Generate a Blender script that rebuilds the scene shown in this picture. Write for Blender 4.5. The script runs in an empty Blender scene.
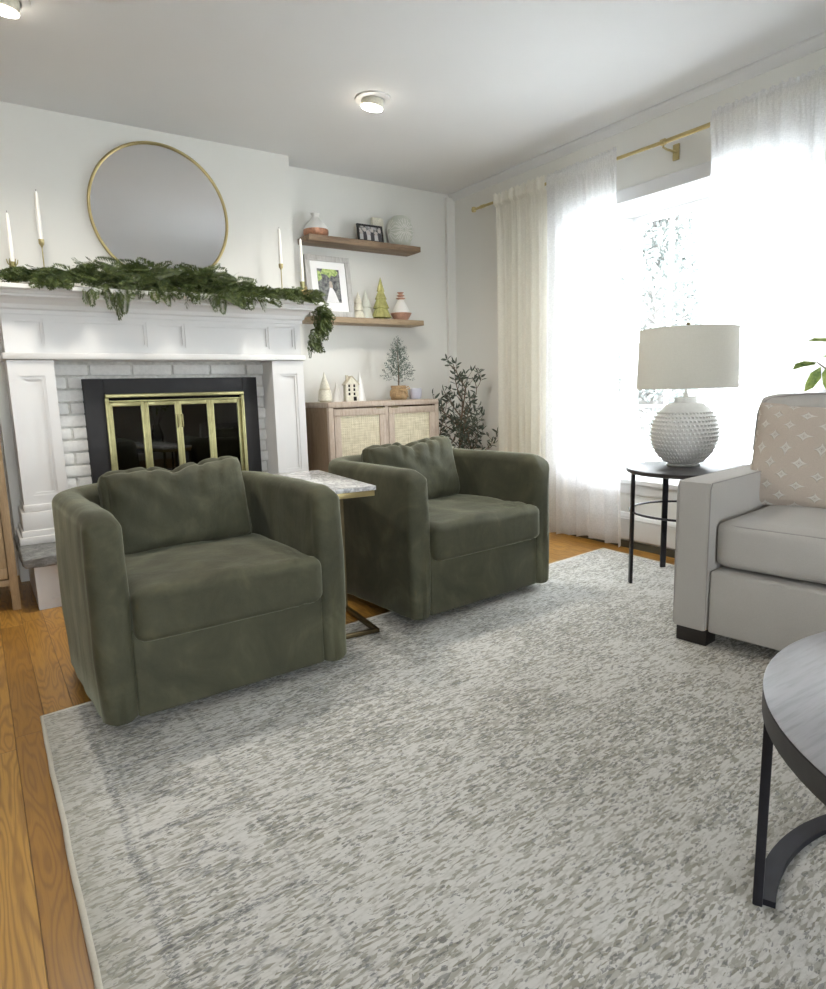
import bpy, bmesh, math, random
from mathutils import Vector, Matrix, noise
R = math.radians
PI = math.pi
random.seed(7)
SC = bpy.context.scene
COL = SC.collection

# ------------------------------------------------------------------ camera
yaw, pit, rol = R(33.864), R(9.1324), R(-1.5206)
fwd = Vector((math.sin(yaw)*math.cos(pit), math.cos(yaw)*math.cos(pit), -math.sin(pit)))
rt = Vector((math.cos(yaw), -math.sin(yaw), 0)); up0 = rt.cross(fwd)
r2 = rt*math.cos(rol) + up0*math.sin(rol); u2 = -rt*math.sin(rol) + up0*math.cos(rol)
cd = bpy.data.cameras.new('camera'); cam = bpy.data.objects.new('camera', cd); COL.objects.link(cam)
M = Matrix((( r2.x, u2.x, -fwd.x, 0), (r2.y, u2.y, -fwd.y, 0), (r2.z, u2.z, -fwd.z, .97), (0, 0, 0, 1)))
cam.matrix_world = M
cd.sensor_fit = 'HORIZONTAL'; cd.sensor_width = 36; cd.lens = 647.383/826*36; cd.clip_start = .05
SC.camera = cam

# ------------------------------------------------------------------ world, light, exposure
w = bpy.data.worlds.new('overcast_sky'); SC.world = w; w.use_nodes = True
bg = w.node_tree.nodes['Background']; bg.inputs[0].default_value = (.90, .96, 1.0, 1); bg.inputs[1].default_value = 7.5
SC.view_settings.view_transform = 'Standard'; SC.view_settings.look = 'None'
SC.view_settings.exposure = 1.20; SC.view_settings.gamma = 1; SC.view_settings.use_curve_mapping = False

def portal(name, loc, rot, sx, sy):
    l = bpy.data.lights.new(name, 'AREA'); l.shape = 'RECTANGLE'; l.size = sx; l.size_y = sy
    l.cycles.is_portal = True
    o = bpy.data.objects.new(name, l); COL.objects.link(o); o.location = loc; o.rotation_euler = rot
portal('window_portal', (3.70, 2.26, 1.2), (0, R(90), 0), 1.7, 1.7)
portal('rear_portal', (.15, -3.02, 1.15), (R(-90), 0, PI), 1.5, 2.1)

# ------------------------------------------------------------------ materials
class NT:
    """tiny shader-graph helper; object coordinates in metres"""
    def __init__(s, name):
        s.m = bpy.data.materials.new(name); s.m.use_nodes = True
        s.t = s.m.node_tree; s.n = s.t.nodes; s.b = s.n['Principled BSDF']; s.out = s.n['Material Output']
    def new(s, t, **k):
        x = s.n.new(t)
        for a, v in k.items(): setattr(x, a, v)
        return x
    def lk(s, a, b): s.t.links.new(a, b)
    def val(s, sock, v):
        if hasattr(v, 'links'): s.lk(v, sock)
        else: sock.default_value = v
    def obj(s): return s.new('ShaderNodeTexCoord').outputs['Object']
    def uv(s): return s.new('ShaderNodeTexCoord').outputs['UV']
    def mapp(s, v, scale=(1, 1, 1), loc=(0, 0, 0), rot=(0, 0, 0)):
        x = s.new('ShaderNodeMapping'); s.lk(v, x.inputs[0]); x.inputs['Location'].default_value = loc
        x.inputs['Rotation'].default_value = rot; x.inputs['Scale'].default_value = scale; return x.outputs[0]
    def noise(s, v, scale=5, detail=3, rough=.5, dist=0):
        x = s.new('ShaderNodeTexNoise'); s.lk(v, x.inputs['Vector']); x.inputs['Scale'].default_value = scale
        x.inputs['Detail'].default_value = detail; x.inputs['Roughness'].default_value = rough; x.inputs['Distortion'].default_value = dist
        return x.outputs['Fac']
    def vor(s, v, scale=5, feature='F1', out='Distance'):
        x = s.new('ShaderNodeTexVoronoi'); x.feature = feature; s.lk(v, x.inputs['Vector']); x.inputs['Scale'].default_value = scale
        return x.outputs[out]
    def math(s, op, a, b=0.0, c=0.0):
        x = s.new('ShaderNodeMath', operation=op); s.val(x.inputs[0], a); s.val(x.inputs[1], b); s.val(x.inputs[2], c); return x.outputs[0]
    def ramp(s, f, stops, interp='LINEAR'):
        x = s.new('ShaderNodeValToRGB'); x.color_ramp.interpolation = interp; e = x.color_ramp.elements
        while len(e) < len(stops): e.new(.5)
        for i, (p, c) in enumerate(stops):
            e[i].position = p; e[i].color = (*c, 1) if len(c) == 3 else c
        s.lk(f, x.inputs[0]); return x.outputs[0]
    def rng(s, f, a, b, c=0., d=1.):
        x = s.new('ShaderNodeMapRange'); s.val(x.inputs[0], f)
        for i, v in enumerate((a, b, c, d)): x.inputs[i+1].default_value = v
        return x.outputs[0]
    def mix(s, f, a, b, mode='MIX'):
        x = s.new('ShaderNodeMix', data_type='RGBA', blend_type=mode); s.val(x.inputs[0], f)
        for k, v in ((6, a), (7, b)): s.val(x.inputs[k], (*v, 1) if isinstance(v, tuple) else v)
        return x.outputs[2]
    def sep(s, v):
        x = s.new('ShaderNodeSeparateXYZ'); s.lk(v, x.inputs[0]); return x.outputs
    def comb(s, x_, y_, z_):
        x = s.new('ShaderNodeCombineXYZ'); s.val(x.inputs[0], x_); s.val(x.inputs[1], y_); s.val(x.inputs[2], z_); return x.outputs[0]
    def bump(s, hgt, dist=.01, strength=1.):
        x = s.new('ShaderNodeBump'); s.lk(hgt, x.inputs['Height']); x.inputs['Distance'].default_value = dist; x.inputs['Strength'].default_value = strength
        s.lk(x.outputs[0], s.b.inputs['Normal'])
    def set(s, col=None, rough=.5, metal=0, **k):
        if col is not None: s.val(s.b.inputs['Base Color'], (*col, 1) if isinstance(col, tuple) else col)
        s.val(s.b.inputs['Roughness'], rough); s.val(s.b.inputs['Metallic'], metal)
        for a, v in k.items(): s.val(s.b.inputs[a], v)
        return s.m

def plain(name, col, rough=.5, metal=0, var=.06, sc=12, bump=0, **k):
    n = NT(name); o = n.obj(); f = n.noise(o, sc, 3)
    a = tuple(max(0, c*(1-var)) for c in col); b = tuple(min(1, c*(1+var)) for c in col)
    c = n.ramp(f, [(.3, a), (.7, b)])
    if bump: n.bump(n.noise(o, sc*6, 2), bump)
    return n.set(c, rough, metal, **k)

def wood(name, c1, c2, c3, axis='X', scale=1., rough=.55, bd=.0012):
    n = NT(name); o = n.obj()
    st = {'X': (1.2, 14, 14), 'Y': (14, 1.2, 14), 'Z': (14, 14, 1.2)}[axis]
    m = n.mapp(o, tuple(v*scale for v in st))
    f = n.noise(m, 2.2, 5, .6, .6); g = n.noise(n.mapp(o, tuple(v*6*scale for v in st)), 3, 3, .6)
    c = n.ramp(f, [(.3, c1), (.5, c2), (.7, c3)])
    c = n.mix(n.rng(g, .45, .7, 0, .45), c, tuple(v*.55 for v in c1))
    n.bump(g, bd); return n.set(c, rough)

def fabric(name, c1, c2, thread=900, sheen=.2, bump=.0006, rough=.9, patch=6):
    n = NT(name); o = n.obj()
    f = n.noise(o, patch, 3, .6); g = n.noise(n.mapp(o, (1, 1, 1)), thread*.4, 2, .6)
    c = n.mix(n.rng(g, .3, .7, 0, .6), c1, c2); c = n.mix(n.rng(f, .35, .7, 0, .25), c, tuple(v*.9 for v in c1))
    n.bump(g, bump)
    return n.set(c, rough, 0, **{'Sheen Weight': sheen, 'Sheen Roughness': .5})

MT = {}
MT['wall'] = plain('wall_paint', (.79, .785, .745), .7, var=.01, sc=3, bump=.0003)
MT['ceil'] = plain('ceiling_paint', (.80, .805, .81), .85, var=.01, sc=3)
MT['trim'] = plain('white_trim_paint', (.72, .72, .715), .35, var=.01, sc=4)
MT['brick'] = plain('painted_white_brick', (.83, .825, .80), .6, var=.05, sc=60, bump=.004)
MT['mortar'] = plain('painted_mortar', (.70, .69, .65), .8, var=.15, sc=40, bump=.004)
MT['gold'] = plain('brushed_brass', (.52, .43, .22), .33, 1, var=.08, sc=20)
MT['goldfire'] = plain('polished_brass', (.42, .39, .20), .42, 1, var=.12, sc=30)
MT['antique'] = plain('antique_brass', (.17, .135, .075), .4, 1, var=.12, sc=20)
MT['blackmetal'] = plain('black_metal', (.018, .018, .026), .38, .3, var=.2, sc=20)
MT['fireblack'] = plain('black_painted_steel', (.014, .014, .016), .6, 0, var=.2, sc=15)
MT['soot_and_shade'] = plain('soot_and_shade_black', (.012, .012, .012), .9, var=.4, sc=15)  # real soot, and also painted shade inside the little house
MT['candle'] = plain('white_wax', (.90, .89, .84), .4, var=.01, sc=8, **{'Subsurface Weight': .2, 'Subsurface Radius': (.01, .01, .008)})
MT['whiteceram'] = plain('white_ceramic', (.82, .81, .78), .45, var=.02, sc=30)
MT['lampceram'] = plain('chalky_ceramic', (.74, .735, .71), .6, var=.04, sc=60)
MT['oatceram'] = plain('oatmeal_ceramic', (.58, .53, .40), .4, var=.1, sc=40)
MT['oattop'] = plain('speckled_cream_ceramic', (.68, .65, .54), .4, var=.12, sc=90)
MT['sage'] = plain('pale_sage_ceramic', (.60, .62, .55), .45, var=.05, sc=40)
MT['goldglass'] = plain('yellow_gold_glass', (.50, .49, .20), .25, .35, var=.25, sc=25)
MT['copper'] = plain('copper_glaze', (.50, .25, .15), .35, .35, var=.25, sc=60)
MT['pinkish'] = plain('terracotta_glaze', (.52, .30, .22), .5, 0, var=.15, sc=60)
MT['blackframe'] = plain('black_frame', (.015, .015, .015), .4)
MT['greyframe'] = wood('weathered_grey_wood', (.42, .41, .39), (.52, .51, .49), (.62, .61, .59), 'Z', 1.5)
MT['mat'] = plain('white_mat_board', (.86, .86, .86), .8, var=.005)
MT['shelfwood'] = wood('rustic_shelf_wood', (.16, .105, .062), (.26, .175, .11), (.36, .255, .165), 'X', 1.)
MT['shelfwood2'] = wood('light_rustic_shelf_wood', (.27, .19, .115), (.39, .29, .18), (.50, .39, .26), 'X', 1.)
MT['cabwood'] = wood('washed_oak', (.40, .32, .25), (.47, .385, .31), (.53, .44, .36), 'Z', 1.3)
MT['cabtop'] = wood('washed_oak_top', (.40, .33, .26), (.48, .40, .33), (.54, .46, .38), 'X', 1.3)
MT['cabside'] = wood('oak_side', (.25, .165, .095), (.31, .21, .125), (.37, .26, .165), 'Z', 1.)
MT['oakcab'] = wood('golden_oak', (.30, .20, .10), (.38, .26, .14), (.45, .32, .18), 'Z', 1.)
MT['sheenwood'] = wood('dark_ash_painted_sheen', (.38, .38, .41), (.41, .41, .44), (.44, .44, .47), 'X', .5, .36, .0001)  # ceiling reflection on the dark top, painted in as pale lilac grey
MT['sidetop'] = plain('dark_metal_top', (.055, .052, .055), .35, var=.1, sc=20)
MT['rim'] = plain('black_ash_edge', (.045, .045, .047), .5, var=.15, sc=30)
MT['darkfoot'] = plain('espresso_wood', (.02, .016, .014), .4)
MT['bark'] = plain('brown_bark', (.16, .12, .08), .8, var=.3, sc=60)
MT['soil'] = plain('potting_soil', (.05, .035, .025), .95, var=.4, sc=80)
MT['burlap'] = plain('burlap', (.45, .31, .17), .9, var=.25, sc=90, bump=.002)
MT['heater'] = plain('white_enamel', (.80, .80, .80), .4, var=.01)
MT['gap'] = plain('heater_recess_shade', (.10, .095, .07), .6, var=.1)  # shade of the recess under the heater, put into the colour
MT['linenshade'] = None
MT['plinth'] = MT['trim']

def leafmat(name, c1, c2, c3, rough=.55, trans=.12):
    n = NT(name); f = n.noise(n.obj(), 38, 3, .7); g = n.new('ShaderNodeObjectInfo')
    c = n.ramp(f, [(.3, c1), (.5, c2), (.72, c3)])
    n.set(c, rough)
    t = n.new('ShaderNodeBsdfTranslucent'); n.lk(c, t.inputs[0]); x = n.new('ShaderNodeMixShader'); x.inputs[0].default_value = trans
    n.lk(n.b.outputs[0], x.inputs[1]); n.lk(t.outputs[0], x.inputs[2]); n.lk(x.outputs[0], n.out.inputs[0]); return n.m
MT['cedar'] = leafmat('cedar_green', (.022, .040, .010), (.060, .088, .024), (.17, .21, .065))
MT['olive'] = leafmat('olive_leaf', (.035, .050, .035), (.075, .095, .07), (.20, .225, .18))
MT['spruce'] = leafmat('frosted_spruce', (.05, .085, .06), (.10, .15, .12), (.26, .32, .29))
MT['lime'] = leafmat('fresh_leaf', (.10, .18, .04), (.32, .42, .11), (.55, .62, .26), .45, .5)
MT['outleaf'] = leafmat('garden_leaf', (.17, .19, .18), (.22, .24, .23), (.28, .30, .29), .7, .3)
MT['outbark'] = plain('garden_bark', (.22, .21, .20), .9, var=.2)
MT['lawn'] = plain('pale_bounce_lawn', (.70, .72, .72), .9, var=.1, sc=2)  # pale tone added so the ground bounces daylight up to the ceiling

def velvet(name):
    n = NT(name); o = n.obj()
    f = n.noise(o, 4.5, 4, .6, .8); g = n.noise(n.mapp(o, (1, 1, .35)), 16, 4, .6, .5); h = n.noise(o, 420, 2)
    c = n.ramp(f, [(.3, (.042, .043, .024)), (.52, (.078, .078, .044)), (.72, (.140, .138, .080))])
    c = n.mix(n.rng(g, .35, .7, 0, .5), c, (.046, .047, .028)); c = n.mix(n.rng(h, .4, .7, 0, .3), c, (.10, .10, .065))
    n.bump(n.math('ADD', n.math('MULTIPLY', g, .6), n.math('MULTIPLY', h, .1)), .004)
    return n.set(c, .8, 0, **{'Sheen Weight': .32, 'Sheen Roughness': .3, 'Sheen Tint': (.80, .82, .62, 1)})
MT['velvet'] = velvet('olive_velvet')
MT['sofa'] = fabric('oatmeal_weave', (.50, .48, .45), (.58, .56, .53), 900)
MT['sofacush'] = MT['sofa']
MT['piping'] = fabric('sofa_piping', (.36, .34, .32), (.43, .41, .39), 900)

def shade_mat():
    n = NT('linen_lampshade'); o = n.obj()
    a = n.noise(n.mapp(o, (300, 300, 30)), 2, 2); b = n.noise(n.mapp(o, (30, 30, 300)), 2, 2)
    c = n.mix(n.math('MULTIPLY', a, b), (.72, .70, .64), (.90, .88, .83)); n.bump(a, .0006)
    n.set(c, .9)
    t = n.new('ShaderNodeBsdfTranslucent'); n.lk(c, t.inputs[0]); x = n.new('ShaderNodeMixShader'); x.inputs[0].default_value = .40
    n.lk(n.b.outputs[0], x.inputs[1]); n.lk(t.outputs[0], x.inputs[2]); n.lk(x.outputs[0], n.out.inputs[0]); return n.m
MT['linenshade'] = shade_mat()

def sheer_mat(name, col, transp, transl, weave=True):
    n = NT(name); o = n.obj()
    n.set(col, .9)
    t = n.new('ShaderNodeBsdfTranslucent'); t.inputs[0].default_value = (*col, 1)
    x = n.new('ShaderNodeMixShader'); x.inputs[0].default_value = transl
    n.lk(n.b.outputs[0], x.inputs[1]); n.lk(t.outputs[0], x.inputs[2])
    tr = n.new('ShaderNodeBsdfTransparent'); y = n.new('ShaderNodeMixShader')
    f = n.noise(n.mapp(o, (60, 60, 700)), 1, 2); g = n.noise(n.mapp(o, (700, 700, 60)), 1, 2)
    n.val(y.inputs[0], n.rng(n.math('ADD', f, g), .7, 1.3, max(0, transp-.12), transp+.12))
    n.lk(x.outputs[0], y.inputs[1]); n.lk(tr.outputs[0], y.inputs[2]); n.lk(y.outputs[0], n.out.inputs[0]); return n.m
MT['sheer'] = sheer_mat('white_sheer', (.93, .93, .94), .20, .55)
MT['cream'] = sheer_mat('cream_linen', (.90, .88, .80), .03, .45)

def glass_mat(name, refl=.06, tint=(1, 1, 1)):
    n = NT(name); tr = n.new('ShaderNodeBsdfTransparent'); tr.inputs[0].default_value = (*tint, 1)
    g = n.new('ShaderNodeBsdfGlossy'); g.inputs['Roughness'].default_value = .02
    fr = n.new('ShaderNodeFresnel'); fr.inputs[0].default_value = 1.45
    x = n.new('ShaderNodeMixShader'); n.lk(n.math('MULTIPLY', fr.outputs[0], refl/.04), x.inputs[0]); n.lk(tr.outputs[0], x.inputs[1]); n.lk(g.outputs[0], x.inputs[2])
    n.lk(x.outputs[0], n.out.inputs[0]); return n.m
MT['glass'] = glass_mat('window_glass', .03)
MT['fireglass'] = glass_mat('smoked_glass', .10, (.35, .35, .36))
MT['clearglass'] = glass_mat('clear_glass', .05, (.93, .94, .93))
MT['mirror'] = NT('mirror_silver').set((.82, .82, .83), .02, 1)

def vinyl():
    n = NT('white_vinyl'); n.set((.88, .88, .88), .4)
    t = n.new('ShaderNodeBsdfTranslucent'); t.inputs[0].default_value = (.9, .9, .9, 1); x = n.new('ShaderNodeMixShader'); x.inputs[0].default_value = .35  # translucency put in so backlit frames reach the white of the glare
    n.lk(n.b.outputs[0], x.inputs[1]); n.lk(t.outputs[0], x.inputs[2]); n.lk(x.outputs[0], n.out.inputs[0]); return n.m
MT['vinyl'] = vinyl()
def emit(name, col, s):
    n = NT(name); n.set(col, .5, 0, **{'Emission Color': (*col, 1), 'Emission Strength': s}); return n.m
MT['bulb'] = emit('lit_lens', (1, .93, .82), 14)

def marble():
    n = NT('white_marble'); o = n.obj()
    f = n.noise(o, 14, 6, .65, 1.6); v = n.math('ABSOLUTE', n.math('SUBTRACT', f, .5))
    c = n.ramp(v, [(0, (.36, .36, .37)), (.03, (.60, .60, .60)), (.10, (.80, .80, .79))])
    return n.set(c, .18)
MT['marble'] = marble()
def slate():
    n = NT('blue_grey_slate'); o = n.obj(); f = n.noise(n.mapp(o, (1, 1, 3)), 18, 6, .7, .4)
    c = n.ramp(f, [(.3, (.11, .115, .115)), (.5, (.23, .24, .24)), (.7, (.38, .39, .39))]); n.bump(f, .02)
    return n.set(c, .55)
MT['slate'] = slate()
def cane():
    n = NT('cane_webbing'); o = n.obj(); s = n.sep(o)
    x = n.math('PINGPONG', n.math('MULTIPLY', s[0], 130), 1); z = n.math('PINGPONG', n.math('MULTIPLY', s[2], 130), 1)
    k = n.math('MULTIPLY', x, z); f = n.noise(n.mapp(o, (90, 1, 14)), 1, 3); g = n.noise(n.mapp(o, (14, 1, 90)), 1, 3)
    c = n.ramp(n.math('MULTIPLY', n.math('ADD', f, g), .5), [(.35, (.50, .45, .31)), (.65, (.74, .69, .53))])
    c = n.mix(n.rng(k, .35, .8, 0, .45), c, (.33, .28, .18)); n.bump(k, .001); return n.set(c, .7)
MT['cane'] = cane()

def floor_mat():
    n = NT('oak_strip_floor'); o = n.obj(); s = n.sep(o)
    W = .083
    row = n.math('FLOOR', n.math('DIVIDE', s[0], W)); fx = n.math('FRACT', n.math('DIVIDE', s[0], W))
    wn = n.new('ShaderNodeTexWhiteNoise', noise_dimensions='1D'); n.lk(row, wn.inputs['W'])
    yy = n.math('ADD', n.math('DIVIDE', s[1], 1.1), n.math('MULTIPLY', wn.outputs[0], 7)); seg = n.math('FLOOR', yy); fy = n.math('FRACT', yy)
    w2 = n.new('ShaderNodeTexWhiteNoise', noise_dimensions='2D'); n.lk(n.comb(row, seg, 0), w2.inputs['Vector'])
    rnd = w2.outputs[0]
    base = n.ramp(rnd, [(0, (.37, .18, .028)), (.4, (.46, .235, .042)), (.75, (.50, .26, .050)), (1, (.54, .30, .066))])
    off = n.comb(n.math('MULTIPLY', rnd, 37), n.math('MULTIPLY', rnd, 91), 0)
    vv = n.new('ShaderNodeVectorMath', operation='ADD'); n.lk(n.mapp(o, (9, 1.3, 1)), vv.inputs[0]); n.lk(off, vv.inputs[1])
    gr = n.noise(vv.outputs[0], 1.1, 2, .5, .35)
    ring = n.math('FRACT', n.math('MULTIPLY', gr, 17)); rg = n.math('PINGPONG', ring, .5)
    line = n.rng(rg, .05, .30, 1, 0)
    fine = n.noise(n.mapp(o, (190, 7, 1)), 1.5, 3, .6)
    c = n.mix(n.math('MULTIPLY', line, .5), base, (.20, .085, .022)); c = n.mix(n.rng(fine, .5, .75, 0, .4), c, (.22, .10, .03))
    ex = n.math('MINIMUM', fx, n.math('SUBTRACT', 1, fx)); ey = n.math('MINIMUM', fy, n.math('SUBTRACT', 1, fy))
    gap = n.math('MAXIMUM', n.rng(ex, .006, .02, 1, 0), n.rng(ey, .0006, .0016, 1, 0))
    c = n.mix(n.math('MULTIPLY', gap, .6), c, (.08, .035, .012)); n.bump(n.math('SUBTRACT', n.math('MULTIPLY', fine, .1), gap), .001)
    return n.set(c, n.rng(fine, .2, .8, .26, .42))
MT['floor'] = floor_mat()

def rug_mat():
    n = NT('distressed_wool_rug'); o = n.obj(); s = n.sep(o)
    o2 = n.mapp(o, rot=(0, 0, R(-4)))
    st = n.noise(n.mapp(o2, (26, 125, 1)), 1, 4, .7, .6)        # dashes along the weave
    st2 = n.noise(n.mapp(o2, (60, 150, 1)), 1, 3, .7, .6)
    vr = n.vor(n.mapp(o2, (70, 120, 1)), 1)
    big = n.noise(o2, 1.5, 4, .6, .6); mid = n.noise(n.mapp(o2, (4, 8, 1)), 1.3, 4, .65, .8)
    cream = (.70, .69, .655); taupe = (.28, .265, .205); grey = (.11, .115, .12)
    wv = n.new('ShaderNodeTexNoise'); n.lk(o, wv.inputs['Vector']); wv.inputs['Scale'].default_value = 30; wv.inputs['Detail'].default_value = 2
    dv = n.new('ShaderNodeVectorMath', operation='MULTIPLY_ADD'); n.lk(wv.outputs['Color'], dv.inputs[0]); dv.inputs[1].default_value = (.022, .007, 0); n.lk(o2, dv.inputs[2])
    cellc = n.sep(n.vor(n.mapp(dv.outputs[0], (50, 185, 1)), 1, out='Color'))
    cel2 = n.sep(n.vor(n.mapp(dv.outputs[0], (85, 200, 1), (3, 7, 0)), 1, out='Color'))
    pm = n.rng(n.math('ADD', n.math('MULTIPLY', mid, .6), n.math('MULTIPLY', big, .5)), .42, .70, 0, 1)
    th1 = n.math('ADD', n.math('MULTIPLY_ADD', pm, .60, .19), n.math('MULTIPLY', n.math('SUBTRACT', st, .5), 1.3))
    wear = n.rng(n.math('SUBTRACT', th1, cellc[0]), -.03, .05, 0, 1)
    c = n.mix(n.math('MULTIPLY', wear, n.math('MULTIPLY_ADD', cellc[1], .5, .4)), cream, taupe)
    th2 = n.math('ADD', n.math('MULTIPLY_ADD', pm, .46, -.05), n.math('MULTIPLY', n.math('SUBTRACT', st2, .5), 1.2))
    dk = n.rng(n.math('SUBTRACT', th2, cel2[0]), -.03, .05, 0, 1)
    c = n.mix(n.math('MULTIPLY', dk, .62), c, grey)
    c = n.mix(n.rng(n.vor(n.mapp(dv.outputs[0], (50, 185, 1)), 1), .45, .8, 0, .35), c, (.42, .41, .36))
    # broken border lines and squares of the old pattern
    wob = n.math('MULTIPLY', n.math('SUBTRACT', n.noise(o, 14, 3), .5), .03)
    x = n.math('ADD', s[0], wob); y = n.math('ADD', s[1], wob)
    def ln(v, p, h): return n.rng(n.math('ABSOLUTE', n.math('SUBTRACT', v, p)), h*.4, h, 1, 0)
    brk = n.rng(st2, .42, .56, 0, 1)
    lines = n.math('MAXIMUM', ln(x, .185, .014), n.math('MULTIPLY', ln(x, .45, .010), .6))
    lines = n.math('MAXIMUM', lines, n.math('MULTIPLY', ln(x, .215, .006), .5))
    yf = n.math('MULTIPLY', n.math('PINGPONG', n.math('SUBTRACT', y, 1.42), .165), 1)
    inside = n.math('MULTIPLY', n.rng(x, .20, .21, 0, 1), n.rng(x, .44, .45, 1, 0))
    sq = n.math('MULTIPLY', n.rng(yf, .008, .014, 1, 0), inside)
    dx = n.math('SUBTRACT', x, .32); dy = n.math('SUBTRACT', n.math('PINGPONG', n.math('SUBTRACT', y, 1.255), .33), .165)
    dy = n.math('SUBTRACT', n.math('PINGPONG', n.math('SUBTRACT', y, 1.585), .165), 0)
    rr = n.math('ADD', n.math('ABSOLUTE', dx), n.math('ABSOLUTE', dy)); med = n.math('MULTIPLY', n.rng(n.math('ABSOLUTE', n.math('SUBTRACT', rr, .055)), .006, .02, 1, 0), .9)
    lines = n.math('MAXIMUM', lines, n.math('MAXIMUM', sq, med))
    c = n.mix(n.math('MULTIPLY', n.math('MULTIPLY', lines, brk), .62), c, (.13, .135, .145))
    edge = n.rng(x, .075, .18, .5, 0); c = n.mix(edge, c, (.36, .35, .28))
    n.bump(st2, .0018)
    return n.set(c, .95, 0, **{'Sheen Weight': .15})
MT['rug'] = rug_mat()
MT['binding'] = fabric('rug_binding', (.58, .55, .46), (.66, .63, .54), 500)

def pillow_mat():
    n = NT('blush_embroidered_cotton'); u = n.sep(n.uv())
    S = 4.3
    gx = n.math('MULTIPLY', u[0], S); gy = n.math('MULTIPLY', u[1], S*1.1)
    def cell(a, b):
        x = n.math('ABSOLUTE', n.math('SUBTRACT', n.math('FRACT', a), .5)); y = n.math('ABSOLUTE', n.math('SUBTRACT', n.math('FRACT', b), .5))
        k = n.math('ADD', n.math('POWER', x, .62), n.math('POWER', y, .62)); cheb = n.math('ADD', x, y)
        out = n.rng(k, .40, .45, 1, 0); hole = n.rng(cheb, .03, .045, 1, 0)
        ring = n.rng(n.math('ABSOLUTE', n.math('SUBTRACT', cheb, .075)), .008, .016, 1, 0)
        return n.math('MULTIPLY', out, n.math('SUBTRACT', 1, n.math('MAXIMUM', hole, n.math('MULTIPLY', ring, .8))))
    m = n.math('MAXIMUM', cell(gx, gy), cell(n.math('ADD', gx, .5), n.math('ADD', gy, .5)))
    f = n.noise(n.obj(), 260, 2)
    base = n.mix(f, (.50, .425, .355), (.62, .535, .455)); c = n.mix(n.math('MULTIPLY', m, .85), base, (.78, .75, .69))
    n.bump(n.math('ADD', m, n.math('MULTIPLY', f, .15)), .003); return n.set(c, .9, 0, **{'Sheen Weight': .2})
MT['pillow'] = pillow_mat()

# ------------------------------------------------------------------ geometry helpers
def obj(name, bm, mat, parent=None, smooth=False, loc=None, rot=None):
    me = bpy.data.meshes.new(name)
    if isinstance(bm, bmesh.types.BMesh):
        bmesh.ops.recalc_face_normals(bm, faces=bm.faces); bm.to_mesh(me); bm.free()
    else: me.from_pydata(bm[0], [], bm[1])
    for m in (mat if isinstance(mat, list) else [mat]): me.materials.append(m)
    if smooth:
        me.polygons.foreach_set('use_smooth', [True]*len(me.polygons))
        if smooth != 'all': me.set_sharp_from_angle(angle=R(38))
    o = bpy.data.objects.new(name, me); COL.objects.link(o)
    if parent: o.parent = parent
    if loc: o.location = loc
    if rot: o.rotation_euler = rot
    return o
def thing(name, label, cat, loc=(0, 0, 0), rz=0, group=None):
    o = bpy.data.objects.new(name, None); COL.objects.link(o); o.location = loc; o.rotation_euler = (0, 0, rz)
    o.empty_display_size = .1; return tag(o, label, cat, group)
def tag(o, label, cat, group=None, kind=None):
    o['label'] = label; o['category'] = cat
    if group: o['group'] = group
    if kind: o['kind'] = kind
    return o
def struct(name, bm, mat, parent=None, smooth=False):
    o = obj(name, bm, mat, parent, smooth)
    if not parent: o['kind'] = 'structure'
    return o
def B(): return bmesh.new()
def box(bm, x0, x1, y0, y1, z0, z1, bev=0, seg=2, mi=0):
    x0, x1 = sorted((x0, x1)); y0, y1 = sorted((y0, y1)); z0, z1 = sorted((z0, z1))
    vs = [bm.verts.new((x, y, z)) for x in (x0, x1) for y in (y0, y1) for z in (z0, z1)]
    fs = [bm.faces.new([vs[i] for i in q]) for q in ((0, 1, 3, 2), (4, 6, 7, 5), (0, 4, 5, 1), (2, 3, 7, 6), (0, 2, 6, 4), (1, 5, 7, 3))]
    for f in fs: f.material_index = mi
    if bev:
        es = list({e for f in fs for e in f.edges})
        r = bmesh.ops.bevel(bm, geom=es, offset=bev, segments=seg, profile=.5, affect='EDGES', clamp_overlap=True)
        for f in r['faces']: f.material_index = mi
    return bm
def prism(bm, poly, z0, z1, bev=0):
    a = [bm.verts.new((x, y, z0)) for x, y in poly]; b = [bm.verts.new((x, y, z1)) for x, y in poly]
    n = len(poly); bm.faces.new(a[::-1]); t = bm.faces.new(b)
    for i in range(n): bm.faces.new((a[i], a[(i+1) % n], b[(i+1) % n], b[i]))
    return bm
def lathe(bm, prof, c=(0, 0, 0), seg=32, mi=0):
    rings = []
    for r, z in prof:
        if r < 1e-5: rings.append([bm.verts.new((c[0], c[1], c[2]+z))])
        else: rings.append([bm.verts.new((c[0]+r*math.cos(2*PI*i/seg), c[1]+r*math.sin(2*PI*i/seg), c[2]+z)) for i in range(seg)])
    for a, b in zip(rings, rings[1:]):
        for i in range(seg):
            j = (i+1) % seg
            q = [a[0]] if len(a) == 1 else [a[i], a[j]]
            q += [b[0]] if len(b) == 1 else [b[j], b[i]]
            if len(q) > 2: bm.faces.new(q).material_index = mi
    for rg, fl in ((rings[0], 0), (rings[-1], 1)):
        if len(rg) > 2: bm.faces.new(rg if fl else rg[::-1]).material_index = mi
    return bm
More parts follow.
